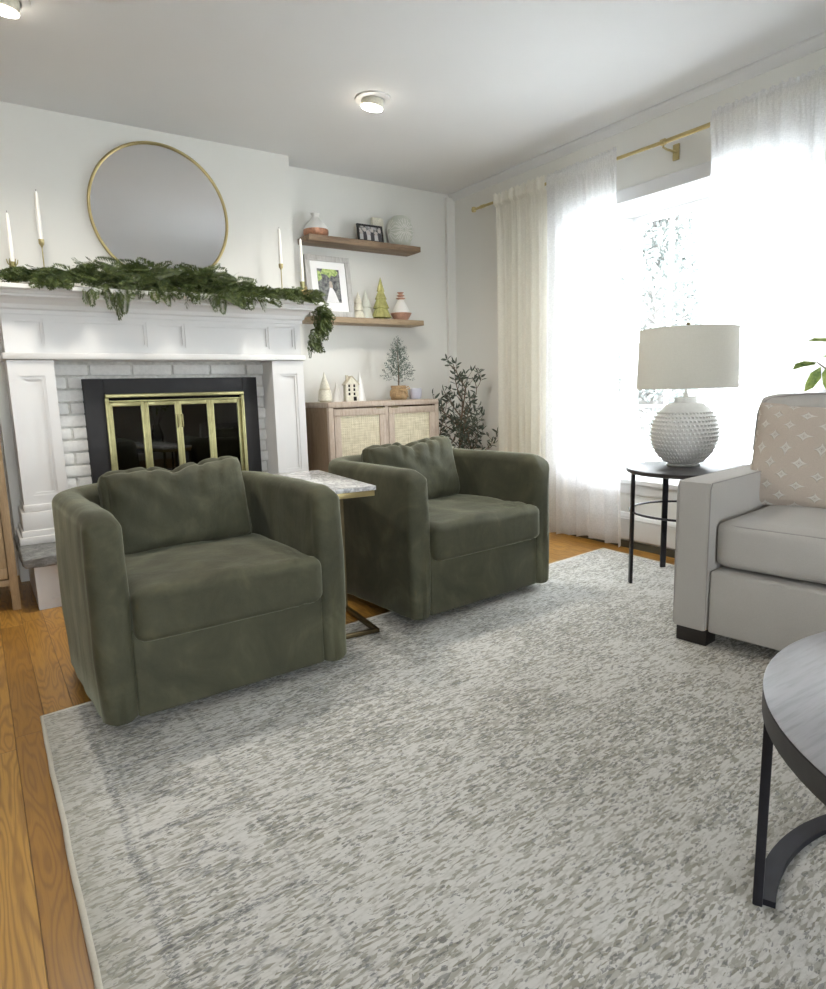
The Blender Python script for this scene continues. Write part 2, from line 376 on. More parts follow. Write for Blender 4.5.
def tube(bm, pts, r, seg=8, closed=False, r1=None):
    pts = [Vector(p) for p in pts]; n = len(pts); rings = []; prev = None
    for i, p in enumerate(pts):
        if closed: t = pts[(i+1) % n]-pts[i-1]
        else: t = pts[min(i+1, n-1)]-pts[max(i-1, 0)]
        t.normalize()
        if prev is None:
            a = t.orthogonal().normalized()
        else: a = (prev-t*prev.dot(t)).normalized()
        prev = a; b = t.cross(a)
        rr = r if r1 is None else r+(r1-r)*i/max(1, n-1)
        rings.append([bm.verts.new(p+a*rr*math.cos(2*PI*k/seg)+b*rr*math.sin(2*PI*k/seg)) for k in range(seg)])
    m = n if closed else n-1
    for i in range(m):
        A, Bq = rings[i], rings[(i+1) % n]
        for k in range(seg): bm.faces.new((A[k], A[(k+1) % seg], Bq[(k+1) % seg], Bq[k]))
    if not closed: bm.faces.new(rings[0][::-1]); bm.faces.new(rings[-1])
    return bm
def softbox(sx, sy, sz, r, n=18, fn=None, uv=False):
    """rounded cushion: a subdivided box whose edges round with radius r, then fn(p, u) displaces it"""
    bm = bmesh.new(); bmesh.ops.create_cube(bm, size=2)
    bmesh.ops.subdivide_edges(bm, edges=bm.edges[:], cuts=n, use_grid_fill=True)
    h = Vector((sx/2, sy/2, sz/2)); lay = bm.loops.layers.uv.new('UVMap') if uv else None
    us = {}
    for v in bm.verts:
        u = v.co.copy(); us[v] = u
        p = Vector((u.x*h.x, u.y*h.y, u.z*h.z))
        # crowd vertices to the edges so the rounding stays smooth
        p = Vector([math.copysign(abs(c)**.85, c)*hh for c, hh in zip(u, h)])
        q = Vector([max(-(hh-r), min(hh-r, c)) for c, hh in zip(p, h)])
        d = p-q
        if d.length > 1e-9:
            m = max(abs(c) for c in d); p = q+d.normalized()*min(r, m)
        v.co = fn(p, u) if fn else p
    if uv:
        for f in bm.faces:
            for l in f.loops: u = us[l.vert]; l[lay].uv = (.5+u.x/2, .5+u.z/2)
    return bm
def nz(p, s=1., seed=0): return noise.noise(Vector((p[0]*s+seed, p[1]*s-seed*.7, p[2]*s+seed*.3)))

# ================================================================== the room
H = 2.44; XW = 3.24; YA = 4.18; YC = 4.01
CX0, CX1 = .12, 1.82
b = B(); box(b, -3.2, 3.9, -3.3, 4.4, -.12, 0); struct('floor', b, MT['floor'])
b = B(); box(b, -3.2, 3.9, -3.3, 4.4, H, H+.12); struct('ceiling', b, MT['ceil'])
b = B(); box(b, -3.2, XW+.12, YA, YA+.12, 0, H); struct('wall_back', b, MT['wall'])
b = B(); box(b, CX0, CX1, YC, YA, 0, H); struct('wall_chimney', b, MT['wall'])
b = B(); box(b, -3.12, -3.0, -3.1, YA, 0, H); struct('wall_left', b, MT['wall'])
OY0, OY1, OZ0, OZ1 = 1.42, 3.08, .41, 2.0
b = B()
box(b, XW, XW+.12, -3.1, OY0, 0, H); box(b, XW, XW+.12, OY1, YA, 0, H)
box(b, XW, XW+.12, OY0, OY1, 0, OZ0-.061); box(b, XW, XW+.12, OY0, OY1, OZ1+.02, H)
struct('wall_right', b, MT['wall'])
b = B(); RX0, RX1 = -.6, .9
box(b, -3.12, RX0, -3.1, -3.0, 0, H); box(b, RX1, XW+.12, -3.1, -3.0, 0, H); box(b, RX0, RX1, -3.1, -3.0, 2.2, H); box(b, RX0, RX1, -3.1, -3.0, 0, .1)
struct('wall_rear', b, MT['wall'])
# corner post, crown along the window wall
b = B(); box(b, 3.165, XW, 4.15, YA, 0, H-.03); struct('trim_corner', b, MT['wall'])
b = B(); pr = [(0, 0), (0, .050), (-.010, .050), (-.016, .040), (-.030, .018), (-.040, .010), (-.040, 0)]
va = []
for y in (-3.0, YA): va.append([b.verts.new((XW+x, y, H-z)) for x, z in pr])
for i in range(len(pr)): j = (i+1) % len(pr); b.faces.new((va[0][i], va[0][j], va[1][j], va[1][i]))
b.faces.new(va[0]); b.faces.new(va[1][::-1]); struct('trim_crown', b, MT['trim'])
b = B(); box(b, CX1, 3.15, YA-.015, YA, 0, .09, .004); struct('baseboard_back', b, MT['trim'])
b = B(); box(b, XW-.015, XW, 3.02, 4.13, 0, .09, .004); struct('baseboard_right', b, MT['trim'])

# bay window: seat, soffit, casing, three glazed sides
cor = [(XW+.05, OY1-.01), (3.60, 2.775), (3.60, 1.765), (XW+.05, OY0+.01)]
bay = B(); prism(bay, [(XW+.001, OY1), (3.70, 2.84), (3.70, 1.71), (XW+.001, OY0)], OZ0-.06, OZ0)
struct('window_seat', bay, MT['trim'])
b = B(); prism(b, [(XW, OY1+.02), (3.70, 2.84), (3.70, 1.71), (XW, OY0-.02)], OZ1, OZ1+.06); struct('trim_soffit', b, MT['trim'])
b = B(); box(b, XW-.018, XW, OY0-.08, OY1+.08, OZ1, OZ1+.075, .004); box(b, XW-.018, XW, OY0-.08, OY0, OZ0, OZ1, .004); box(b, XW-.018, XW, OY1, OY1+.08, OZ0, OZ1, .004)
box(b, XW-.03, XW, OY0-.1, OY1+.1, OZ0-.03, OZ0-.001, .004); box(b, XW-.012, XW, OY0-.08, OY1+.08, OZ0-.09, OZ0-.03, .003); struct('trim_casing', b, MT['trim'])
def glazed(idx, p, q, cols, rows=4):
    p, q = Vector(p), Vector(q); L = (q-p).length; d = (q-p)/L; ang = math.atan2(d.y, d.x)
    root = bpy.data.objects.new('window_%d' % idx, None); COL.objects.link(root); root.location = (p.x, p.y, 0); root.rotation_euler = (0, 0, ang); root['kind'] = 'structure'
    z0, z1, fr = OZ0, OZ1, .045
    m = B(); box(m, 0, L, -.03, .03, z0, z0+fr+.01, .004); box(m, 0, L, -.03, .03, z1-fr+.01, z1, .004)
    box(m, 0, fr, -.03, .03, z0+fr+.01, z1-fr+.01, .004); box(m, L-fr, L, -.03, .03, z0+fr+.01, z1-fr+.01, .004); obj('window_frame', m, MT['vinyl'], root, True)
    m = B(); gx0, gx1, gz0, gz1 = fr, L-fr, z0+fr, z1-fr+.01
    for i in range(1, cols): x = gx0+(gx1-gx0)*i/cols; box(m, x-.009, x+.009, -.012, .012, gz0, gz1)
    for i in range(1, rows): z = gz0+(gz1-gz0)*i/rows; hh = .009 if i != rows//2 else .022; box(m, gx0, gx1, -.0135, .0135, z-hh, z+hh)
    obj('muntins', m, MT['vinyl'], root)
    m = B(); box(m, gx0, gx1, -.002, .002, gz0, gz1); obj('window_pane', m, MT['glass'], root)
glazed(1, cor[0], cor[1], 2); glazed(2, cor[1], cor[2], 4); glazed(3, cor[2], cor[3], 2)
# rear patio opening behind the viewer
root = bpy.data.objects.new('door_1', None); COL.objects.link(root); root['kind'] = 'structure'; root.location = (0, -3.05, 0)
m = B()
for x in (RX0, .15, RX1): box(m, x-.04, x+.04, -.03, .03, .1, 2.2)
box(m, RX0, RX1, -.03, .03, .1, .17); box(m, RX0, RX1, -.03, .03, 2.13, 2.2); obj('door_frame', m, MT['trim'], root)
m = B(); box(m, RX0, RX1, -.003, .003, .15, 2.15); obj('door_pane', m, MT['glass'], root)

# outside
b = B(); box(b, -30, 40, -30, 40, -.9, -.6); struct('ground', b, MT['lawn'])

# ================================================================== hearth, mantel, fireplace
fp = thing('fireplace', 'white painted brick fireplace with panelled mantel and slate hearth on the left wall', 'fireplace')
def panel(bm, x0, x1, z0, z1, y, fr=.0, dep=.012, bw=.012):
    """a raised moulding rectangle with a sunken field, front facing -y at depth y"""
    for a in ((x0, x1, z0, z0+bw), (x0, x1, z1-bw, z1), (x0, x0+bw, z0, z1), (x1-bw, x1, z0, z1)):
        box(bm, a[0], a[1], y-.006, y+.004, a[2], a[3], .003, 1)
def board(bm, x0, x1, z0, z1, yf, yb, holes, dep=.012):
    """board with rectangular sunken panels (holes sorted left to right, same z)"""
    xs = x0
    if not holes: box(bm, x0, x1, yf, yb, z0, z1); return
    for a, c, e, f in holes:
        box(bm, xs, a, yf, yb, z0, z1); box(bm, a, c, yf, yb, z0, e); box(bm, a, c, yf, yb, f, z1)
        box(bm, a, c, yf+dep, yb, e, f)
        for t in (0,):
            w_ = .014
            for q in ((a, c, e, e+w_), (a, c, f-w_, f), (a, a+w_, e+w_, f-w_), (c-w_, c, e+w_, f-w_)):
                box(bm, q[0], q[1], yf+dep*.4, yf+dep, q[2], q[3])
        xs = c
    box(bm, xs, x1, yf, yb, z0, z1)
# hearth
b = B(); box(b, .115, 1.83, 3.355, 4.0, .212, .262, .01, 3)
bmesh.ops.subdivide_edges(b, edges=[e for e in b.edges if e.calc_length() > .3], cuts=40)
for v in b.verts:
    if v.co.y < 3.5 or v.co.x < .2: v.co.y += .010*nz(v.co, 22, 3); v.co.x += .008*nz(v.co, 20, 8)
obj('hearth_slab', b, MT['slate'], fp, True)
b = B(); board(b, .16, 1.78, 0, .212, 3.40, 3.98, [(.215, .72, .045, .175), (.76, 1.18, .045, .175), (1.22, 1.72, .045, .175)])
obj('hearth_base', b, MT['trim'], fp)
# pilasters
for x0, x1 in ((.165, .365), (1.512, 1.712)):
    b = B(); c0, c1 = x0+.045, x1-.045
    board(b, x0, x1, .43, 1.165, 3.72, 4.0, [(c0, c1, .50, 1.09)])
    box(b, x0-.006, x1+.006, 3.705, 3.99, .42, .455, .006)
    box(b, x0-.018, x1+.018, 3.69, 3.99, .30, .42, .004); box(b, x0-.028, x1+.028, 3.678, 3.99, .285, .33, .008)
    box(b, x0-.04, x1+.04, 3.665, 3.99, .262, .30, .004)
    obj('pilaster', b, MT['trim'], fp, True)
b = B(); board(b, .165, 1.712, 1.20, 1.41, 3.74, 4.0, [(.205, .338, 1.235, 1.365), (.368, .822, 1.235, 1.365), (.868, 1.022, 1.235, 1.365), (1.066, 1.508, 1.235, 1.365), (1.555, 1.675, 1.235, 1.365)])
box(b, .15, 1.727, 3.705, 4.0, 1.168, 1.20, .006); obj('frieze', b, MT['trim'], fp, True)
# crown: stepped profile swept round three sides
b = B(); prof = [(.0, 1.385), (.012, 1.385), (.012, 1.405), (.022, 1.412), (.026, 1.43), (.045, 1.452), (.07, 1.462), (.07, 1.472), (.078, 1.474), (.084, 1.488), (.105, 1.488), (.112, 1.494), (.112, 1.510), (.105, 1.514), (0, 1.514)]
rows = []
for e, z in prof:
    rows.append([b.verts.new(p) for p in ((.165-e, 4.0, z), (.165-e, 3.74-e, z), (1.712+e, 3.74-e, z), (1.712+e, 4.0, z))])
for i in range(len(rows)):
    a, c = rows[i], rows[(i+1) % len(rows)]
    for k in range(3): b.faces.new((a[k], a[k+1], c[k+1], c[k]))
b.faces.new([r_[0] for r_ in rows]); b.faces.new([r_[3] for r_ in rows])
b.faces.new(rows[-1])
obj('mantel_shelf', b, MT['trim'], fp)
# brick: individual courses in one mesh
b = B(); box(b, .36, .53, 3.895, 4.0, .262, 1.17, mi=1); box(b, 1.42, 1.52, 3.895, 4.0, .262, 1.17, mi=1); box(b, .53, 1.42, 3.895, 4.0, 1.04, 1.17, mi=1)
zc = 1.150; k = 0
rb = random.Random(3)
while zc > .28:
    x = .36-(.11 if k % 2 else .0)-.03
    while x < 1.52:
        a, c = max(x, .362), min(x+.205, 1.515)
        if c-a > .03:
            segs = [(a, c)]
            if zc-.058 < 1.05:
                segs = [(a, min(c, .52))] if a < .5 else ([(max(a, 1.43), c)] if c > 1.45 else [])
            for s0, s1 in segs:
                if s1-s0 > .02: box(b, s0, s1, 3.878+rb.uniform(-.004, .004), 3.9, zc-.056, zc, .006, 2)
        x += .216
    zc -= .0665; k += 1
for v in b.verts: v.co += Vector((nz(v.co, 40, 1), nz(v.co, 40, 2), nz(v.co, 40, 3)))*.0025
obj('brick_surround', b, [MT['brick'], MT['mortar']], fp, True)
# steel surround with brass bifold glass doors
b = B(); box(b, .500, .60, 3.845, 3.90, .262, 1.075, .003); box(b, 1.365, 1.455, 3.845, 3.90, .262, 1.075, .003); box(b, .60, 1.365, 3.845, 3.90, .985, 1.075, .003)
obj('firebox_surround', b, MT['fireblack'], fp, True)
b = B(); box(b, .56, 1.41, 3.99, 4.005, .262, 1.03); box(b, .55, .57, 3.90, 4.0, .262, 1.03); box(b, 1.40, 1.42, 3.90, 4.0, .262, 1.03); box(b, .56, 1.41, 3.9, 4.0, 1.02, 1.04)
obj('firebox', b, MT['soot_and_shade'], fp)
b = B(); box(b, .60, 1.365, 3.826, 3.86, .972, .992, .004); box(b, .618, 1.347, 3.838, 3.86, .949, .958, .002); box(b, .598, .618, 3.834, 3.86, .262, .972, .003); box(b, 1.347, 1.367, 3.834, 3.86, .262, .972, .003); box(b, .618, 1.347, 3.838, 3.86, .30, .33)
obj('brass_frame', b, MT['goldfire'], fp, True)
for i in range(4):
    x0 = .618+i*(.729/4); x1 = x0+.729/4
    b = B()
    l0 = .016 if i != 1 and i != 3 else .020; l1 = .020
    box(b, x0, x0+l0, 3.846, 3.866, .33, .948, .003); box(b, x1-l1, x1, 3.846, 3.866, .33, .948, .003)
    box(b, x0+l0, x1-l1, 3.848, 3.864, .925, .948, .002); box(b, x0+l0, x1-l1, 3.848, 3.864, .33, .35, .002)
    d = obj('glass_door', b, MT['goldfire'], fp, True)
    b = B(); box(b, x0+.012, x1-.012, 3.855, 3.858, .34, .935); obj('door_glass', b, MT['fireglass'], d)
    if i in (1, 2):
        b = B(); hx = x1-.012 if i == 1 else x0+.012
        tube(b, [(hx, 3.846, .87), (hx, 3.826, .87), (hx, 3.826, .80), (hx, 3.846, .80)], .005, 8); obj('handle', b, MT['goldfire'], d, True)
# ------------------------------------------------------------------ mirror
t = thing('round_mirror', 'large round wall mirror with thin brass frame above the mantel', 'mirror', (1.014, 4.0, 1.99))
b = B(); tube(b, [(.374*math.cos(2*PI*i/96), -.012, .374*math.sin(2*PI*i/96)) for i in range(96)], .0085, 10, True); obj('mirror_frame', b, MT['gold'], t, 'all')
b = B(); vs = [b.verts.new((.374*math.cos(2*PI*i/96), -.010, .374*math.sin(2*PI*i/96))) for i in range(96)]; b.faces.new(vs)
r_ = bmesh.ops.extrude_face_region(b, geom=b.faces[:]); [setattr(v.co, 'y', .006) for v in r_['geom'] if isinstance(v, bmesh.types.BMVert)]
obj('mirror_glass', b, MT['mirror'], t)

# ------------------------------------------------------------------ cedar garland
class Leaves:
    def __init__(s): s.v = []; s.f = []
    def leaf(s, p, d, n, L, W, bend=.15, taper=True):
        """pointed leaf: base p, direction d, face normal n"""
        d = d.normalized(); sd = d.cross(n)
        if sd.length < 1e-4: sd = d.orthogonal()
        sd.normalize(); n = sd.cross(d); i = len(s.v)
        pts = [p, p+d*L*.35+sd*W*.5+n*L*bend*.3, p+d*L*.75+sd*W*.38-n*0, p+d*L-n*L*bend, p+d*L*.75-sd*W*.38, p+d*L*.35-sd*W*.5+n*L*bend*.3, p+d*L*.5-n*W*.12]
        s.v += [tuple(q) for q in pts]
        s.f += [(i, i+1, i+6), (i+1, i+2, i+6), (i+2, i+3, i+6), (i+3, i+4, i+6), (i+4, i+5, i+6), (i+5, i, i+6)]
    def quad(s, p, d, n, L, W):
        d = d.normalized(); sd = d.cross(n)
        if sd.length < 1e-4: sd = d.orthogonal()
        sd.normalize(); i = len(s.v)
        s.v += [tuple(p), tuple(p+d*L*.5+sd*W*.5), tuple(p+d*L), tuple(p+d*L*.5-sd*W*.5)]; s.f += [(i, i+1, i+2, i+3)]
def rv(r=random): 
    while 1:
        v = Vector((r.uniform(-1, 1), r.uniform(-1, 1), r.uniform(-1, 1)))
        if .05 < v.length < 1: return v.normalized()
def spray(Lv, p, d, L, rng, w=.0062):
    """flat cedar spray: a curving stem with alternating feathery twigs"""
    d = d.normalized(); n = rv(rng); sd = d.cross(n).normalized(); n = sd.cross(d); k = max(5, int(L/.012)); q = p.copy()
    for i in range(k):
        f = i/k; d = (d+Vector((0, 0, -.035))+sd*rng.uniform(-.04, .04)).normalized(); q = q+d*L/k
        tl = L*.36*(1-f)**.7+.012
        for sg in (1, -1):
            dd = (d*.9+sd*sg*.75+n*rng.uniform(-.25, .25)).normalized()
            Lv.quad(q, dd, n, tl, w*rng.uniform(.8, 1.3))
            if tl > .022:
                m = q+dd*tl*.5
                Lv.quad(m, (dd+d*.9+n*rng.uniform(-.3,.3)).normalized(), n, tl*.5, w*.8); Lv.quad(m, (dd-d*.2+sd*sg*.3).normalized(), n, tl*.45, w*.9)
    Lv.quad(q, d, n, .02, w)
gar = thing('cedar_garland', 'green cedar garland draped along the mantel and hanging off its right end', 'garland', (0, 0, 0))
rg = random.Random(11); Lv = Leaves()
def gpath(t):
    x = .20+1.60*t; return Vector((x, 3.80-.03*math.sin(t*9), 1.545+.012*math.sin(t*14)))
def gthick(t):                    # a fuller middle, thin ends
    return .45+.95*math.exp(-((t-.36)/.17)**2)+.75*math.exp(-((t-.62)/.13)**2)
for i in range(760):
    t_ = rg.random(); c = gpath(t_); th = gthick(t_)
    p = c+Vector((rg.uniform(-.03, .03), rg.uniform(-.10, .06)*th-.02*th, rg.uniform(.0, .065)*th))
    if p.z < 1.53: p.z = 1.53
    d = Vector((rg.choice((-1, 1))*rg.uniform(.5, 1.2), rg.uniform(-.9, .5), rg.uniform(-.1, .55)*th))
    p.y = min(p.y, 3.86)
    L = rg.uniform(.05, .10)*(.6+.5*th)
    e = p+d.normalized()*L
    if e.y > 3.96: d.y = -abs(d.y)
    spray(Lv, p, d, L, rg)
for i in range(125):               # sprays that fall over the front edge
    t_ = rg.choice([rg.uniform(.08, .14), rg.gauss(.42, .10), rg.gauss(.68, .07), rg.uniform(.3, .8), rg.uniform(.84, .98)])
    t_ = min(.98, max(.02, t_)); c = gpath(t_); p = Vector((c.x, 3.64+rg.uniform(-.02, .02), 1.535))
    lo = .35 if t_ < .2 or t_ > .8 else 1.
    spray(Lv, p, Vector((rg.uniform(-.7, .7), -.55, -.55*lo*rg.random()-.12)), rg.uniform(.06, .12)*(.6+.4*lo), rg)
for x, L in ((.655, .13), (.68, .15), (.70, .12), (.63, .10), (.66, .09), (.52, .08), (.55, .09), (1.0, .08), (1.16, .09), (1.20, .10), (1.14, .07)):
    spray(Lv, Vector((x, 3.61, 1.52)), Vector((rg.uniform(-.1, .2), -.10, -1)), L, rg)
for i in range(150):              # the tail off the right end
    f = rg.random(); z = 1.54-.27*f
    x = 1.835+.03*math.sin(f*5)-.02*f+rg.uniform(-.03, .03)*(1.1-.3*f); y = 3.74+rg.uniform(-.04, .05)
    spray(Lv, Vector((x, y, z)), Vector((rg.uniform(-.35, .9) if x > 1.83 else rg.uniform(.0, .8), rg.uniform(-.8, .4), rg.uniform(-1.2, -.1))), rg.uniform(.04, .085), rg)
obj('cedar_foliage', (Lv.v, Lv.f), MT['cedar'], gar)
b = B(); tube(b, [gpath(i/24)-Vector((0, 0, .018)) for i in range(25)]+[Vector((1.83, 3.76, 1.53)), Vector((1.85, 3.74, 1.45)), Vector((1.84, 3.74, 1.32))], .006, 6); obj('garland_stem', b, MT['bark'], gar, True)

# ------------------------------------------------------------------ candles and holders on the mantel
ZM = 1.515
def taper(x, y, z0, z1, label, lean=0):
    t = thing('taper_candle', label, 'candle', (x, y, z0), 0, 'white taper candles on the mantel')
    b = B(); h = z1-z0; lathe(b, [(.0, 0), (.0105, 0), (.0100, h*.5), (.0075, h-.012), (.004, h-.003), (0, h)], seg=16); obj('wax', b, MT['candle'], t, True)
    b = B(); tube(b, [(0, 0, h-.002), (.001, 0, h+.008)], .001, 5); obj('wick', b, MT['soot_and_shade'], t)
def holder(name, x, y, prof, label, mat, seg=24, crown=False):
    t = thing(name, label, 'candle holder', (x, y, ZM), 0, 'brass candle holders on the mantel')
    b = B(); lathe(b, prof, seg=seg); obj('holder_body', b, MT[mat], t, True)
    if crown:
        b = B()
        for i in range(6):
            a = i*PI/3; c, s_ = math.cos(a), math.sin(a); tube(b, [(.010*c, .010*s_, .100), (.020*c, .020*s_, .112), (.024*c, .024*s_, .130)], .004, 6, r1=.002)
        obj('petal_cup', b, MT[mat], t, True)
holder('brass_candlestick', .243, 3.78, [(.0, 0), (.034, 0), (.036, .006), (.024, .012), (.016, .022), (.022, .032), (.018, .042), (.012, .05), (.015, .08), (.017, .095), (.012, .102), (.015, .118), (.011, .118), (.011, .105), (0, .105)], 'brass candlestick with a flared petal cup at the left mantel end', 'goldfire', crown=True)
taper(.243, 3.78, ZM+.106, 1.86, 'white taper candle in the petal cup at the left mantel end')
slim = [(0, 0), (.026, 0), (.026, .004), (.004, .008), (.0028, .02), (.0028, .205), (.006, .212), (.0125, .222), (.0135, .243), (.0115, .243), (.0108, .226), (0, .226)]
holder('slim_candlestick', .380, 3.82, slim, 'slender brass candlestick on a hair-thin stem left of the mirror', 'gold')
taper(.380, 3.82, ZM+.227, 1.985, 'white taper candle on the thin stem left of the mirror')
slim2 = [(r0, z*.93) for r0, z in slim]
holder('slim_candlestick', 1.637, 3.80, slim2, 'slender brass candlestick on a hair-thin stem right of the mirror', 'gold')
taper(1.637, 3.80, ZM+.212, 1.945, 'white taper candle on the thin stem right of the mirror')
holder('brass_candlestick', 1.768, 3.79, [(0, 0), (.030, 0), (.031, .006), (.014, .014), (.010, .05), (.016, .064), (.010, .075), (.013, .105), (.016, .13), (.0125, .13), (.011, .11), (0, .11)], 'short brass candlestick beside the gold star at the right mantel end', 'goldfire')
taper(1.768, 3.79, ZM+.111, 1.90, 'white taper candle at the far right end of the mantel')
t = thing('star_ornament', 'small gold star ornament standing in the garland at the right mantel end', 'ornament', (1.755, 3.715, ZM))
b = B(); pts = []
for i in range(10):
    a = PI/2+i*PI/5; r0 = .048 if i % 2 == 0 else .021; pts.append((r0*math.cos(a), .055+r0*math.sin(a)))
for sg in (-1, 1):
    c = b.verts.new((0, sg*.012, .055)); vs = [b.verts.new((x, 0, z)) for x, z in pts]
    for i in range(10): b.faces.new((c, vs[i], vs[(i+1) % 10]))
bmesh.ops.remove_doubles(b, verts=b.verts, dist=1e-5); obj('star', b, MT['gold'], t)
b = B(); lathe(b, [(0, 0), (.018, 0), (.018, .005), (.004, .008), (.004, .03), (0, .03)], seg=16); obj('stand', b, MT['gold'], t, True)

# ------------------------------------------------------------------ floating shelves
for z0, z1, x0, x1, m_, lb in ((1.952, 1.989, 1.929, 2.808, 'shelfwood', 'upper floating shelf of dark rustic wood right of the mantel'), (1.438, 1.474, 1.929, 2.822, 'shelfwood2', 'lower floating shelf of lighter rustic wood right of the mantel')):
    b = B(); box(b, x0, x1, 4.0, YA, z0, z1, .003)
    o = tag(obj('floating_shelf', b, MT[m_], None, True), lb, 'shelf', 'rustic floating shelves')
S1, S2 = 1.989, 1.474

# glass cloche-like bottle with copper base
def bottle(x, y, z, k, body, neck, lb, base):
    t = thing('dipped_vase', lb, 'vase', (x, y, z), 0, 'white vases with copper dipped bases')
    b = B(); lathe(b, [(r0*k, z0*k) for r0, z0 in base], seg=32); obj('dipped_base', b, MT['copper' if k == 1 else 'pinkish'], t, True)
    b = B(); lathe(b, [(r0*k, z0*k) for r0, z0 in body], seg=32); obj('vase_body', b, MT['whiteceram'], t, True)
    if neck: b = B(); lathe(b, neck, seg=20); obj('vase_neck', b, MT['pinkish'], t, True)
bottle(2.022, 4.085, S1, 1, [(.083, .045), (.078, .060), (.055, .088), (.030, .112), (.020, .128), (.026, .140), (.032, .150), (.024, .158), (0, .160)], None, 'round white and copper vase at the left end of the upper shelf', [(0, 0), (.062, 0), (.078, .012), (.084, .026), (.083, .045), (0, .046)])
bottle(2.675, 4.08, S2, 1.0001, [(.064, .052), (.060, .075), (.044, .105), (.026, .135), (.017, .150), (.020, .166)], [(.017, .150), (.036, .158), (.014, .168), (.030, .178), (.012, .188), (.026, .200), (0, .204)], 'white bottle vase with terracotta bowl base at the right end of the lower shelf', [(0, 0), (.045, 0), (.060, .022), (.078, .052), (.060, .056), (0, .056)])

# black framed photo leaning
def frame(name, x, y, z, w, h, fw, dep, lean, rz, fm, label, matw, art):
    t = thing(name, label, 'picture frame', (x, y, z), rz); t.rotation_euler = (R(-lean), 0, rz)
    b = B()
    for q in ((-w/2, w/2, 0, fw), (-w/2, w/2, h-fw, h), (-w/2, -w/2+fw, fw, h-fw), (w/2-fw, w/2, fw, h-fw)): box(b, q[0], q[1], -dep/2, dep/2, q[2], q[3], .002)
    obj('frame_border', b, MT[fm], t, True)
    b = B(); box(b, -w/2+fw*.8, w/2-fw*.8, -.001, dep/2-.001, fw*.8, h-fw*.8); obj('mat_board', b, MT['mat'], t)
    a0, a1, c0, c1 = -w/2+fw+matw, w/2-fw-matw, fw+matw*1.25, h-fw-matw
    art(t, a0, a1, c0, c1)
def poly(bm, pts, y, mi):
    f = bm.faces.new([bm.verts.new((x, y, z)) for x, z in pts]); f.material_index = mi
def art_group(t, a0, a1, c0, c1):
    n = NT('grey_group_photograph'); o = n.obj(); f = n.noise(o, 55, 3, .6); c = n.ramp(f, [(.38, (.03, .03, .03)), (.5, (.28, .27, .27)), (.62, (.62, .6, .6))]); n.set(c, .3)
    b = B(); box(b, a0, a1, -.003, -.001, c0, c1, mi=0)
    rr = random.Random(5)
    for i in range(6):
        cx = a0+(a1-a0)*(i+.5)/6; zt = c0+(c1-c0)*(.55+.2*(i % 2)); s = (a1-a0)/14
        poly(b, [(cx+s*math.cos(k*PI/4), zt+s*1.2*math.sin(k*PI/4)) for k in range(8)], -.0034, 1)
        poly(b, [(cx-s*1.3, c0), (cx+s*1.3, c0), (cx+s*.9, zt-s), (cx-s*.9, zt-s)], -.0032, 2+(i % 2))
    obj('photo_print', b, [n.m, plain('photo_skin', (.55, .5, .47), .4), plain('photo_light_shirt', (.6, .6, .6), .4), plain('photo_dark_shirt', (.06, .06, .07), .4)], t)
def art_wed(t, a0, a1, c0, c1):
    n = NT('garden_photograph'); f = n.noise(n.obj(), 40, 3, .6); c = n.ramp(f, [(.35, (.05, .05, .06)), (.5, (.16, .165, .17)), (.65, (.30, .31, .29))]); n.set(c, .3)
    g = NT('photo_foliage'); f = g.noise(g.obj(), 60, 3); g.set(g.ramp(f, [(.35, (.15, .26, .06)), (.6, (.52, .62, .25))]), .3)
    b = B(); box(b, a0, a1, -.003, -.001, c0, c1, mi=0); W, Hh = a1-a0, c1-c0
    P = lambda u, v: (a0+W*u, c0+Hh*v)
    poly(b, [P(.25, 1), P(.85, 1), P(.95, .9), P(.8, .78), P(.62, .82), P(.55, .72), P(.42, .82), P(.15, .85)], -.0032, 1)
    poly(b, [P(.0, .95), P(.14, .9), P(.2, .7), P(.0, .6)], -.0032, 1)
    poly(b, [P(.30, 0), P(.88, 0), P(.72, .32), P(.62, .44), P(.50, .44), P(.42, .26)], -.0034, 2)
    poly(b, [P(.56+.07*math.cos(k*PI/4), .58+.06*math.sin(k*PI/4)) for k in range(8)], -.0036, 3)
    poly(b, [P(.48, .44), P(.66, .44), P(.64, .54), P(.50, .54)], -.0035, 3)
    obj('photo_print', b, [n.m, g.m, plain('photo_gown', (.82, .82, .84), .4), plain('photo_skin_tone', (.5, .42, .36), .4)], t)
frame('picture_frame', 2.425, 4.05, S1+.001, .205, .122, .014, .014, 10, 0, 'blackframe', 'small black framed grey group photograph on the upper shelf', .0, art_group)
frame('picture_frame', 2.092, 4.035, S2+.001, .335, .405, .036, .020, 8, 0, 'greyframe', 'large weathered grey frame with matted garden photograph on the lower shelf', .050, art_wed)
b = B(); box(b, 2.478, 2.578, 4.12, 4.15, S1, S1+.195, .012, 3)
tag(obj('ceramic_tile', b, MT['oattop'], None, True), 'pale cream upright slab standing behind the black picture frame', 'tile')

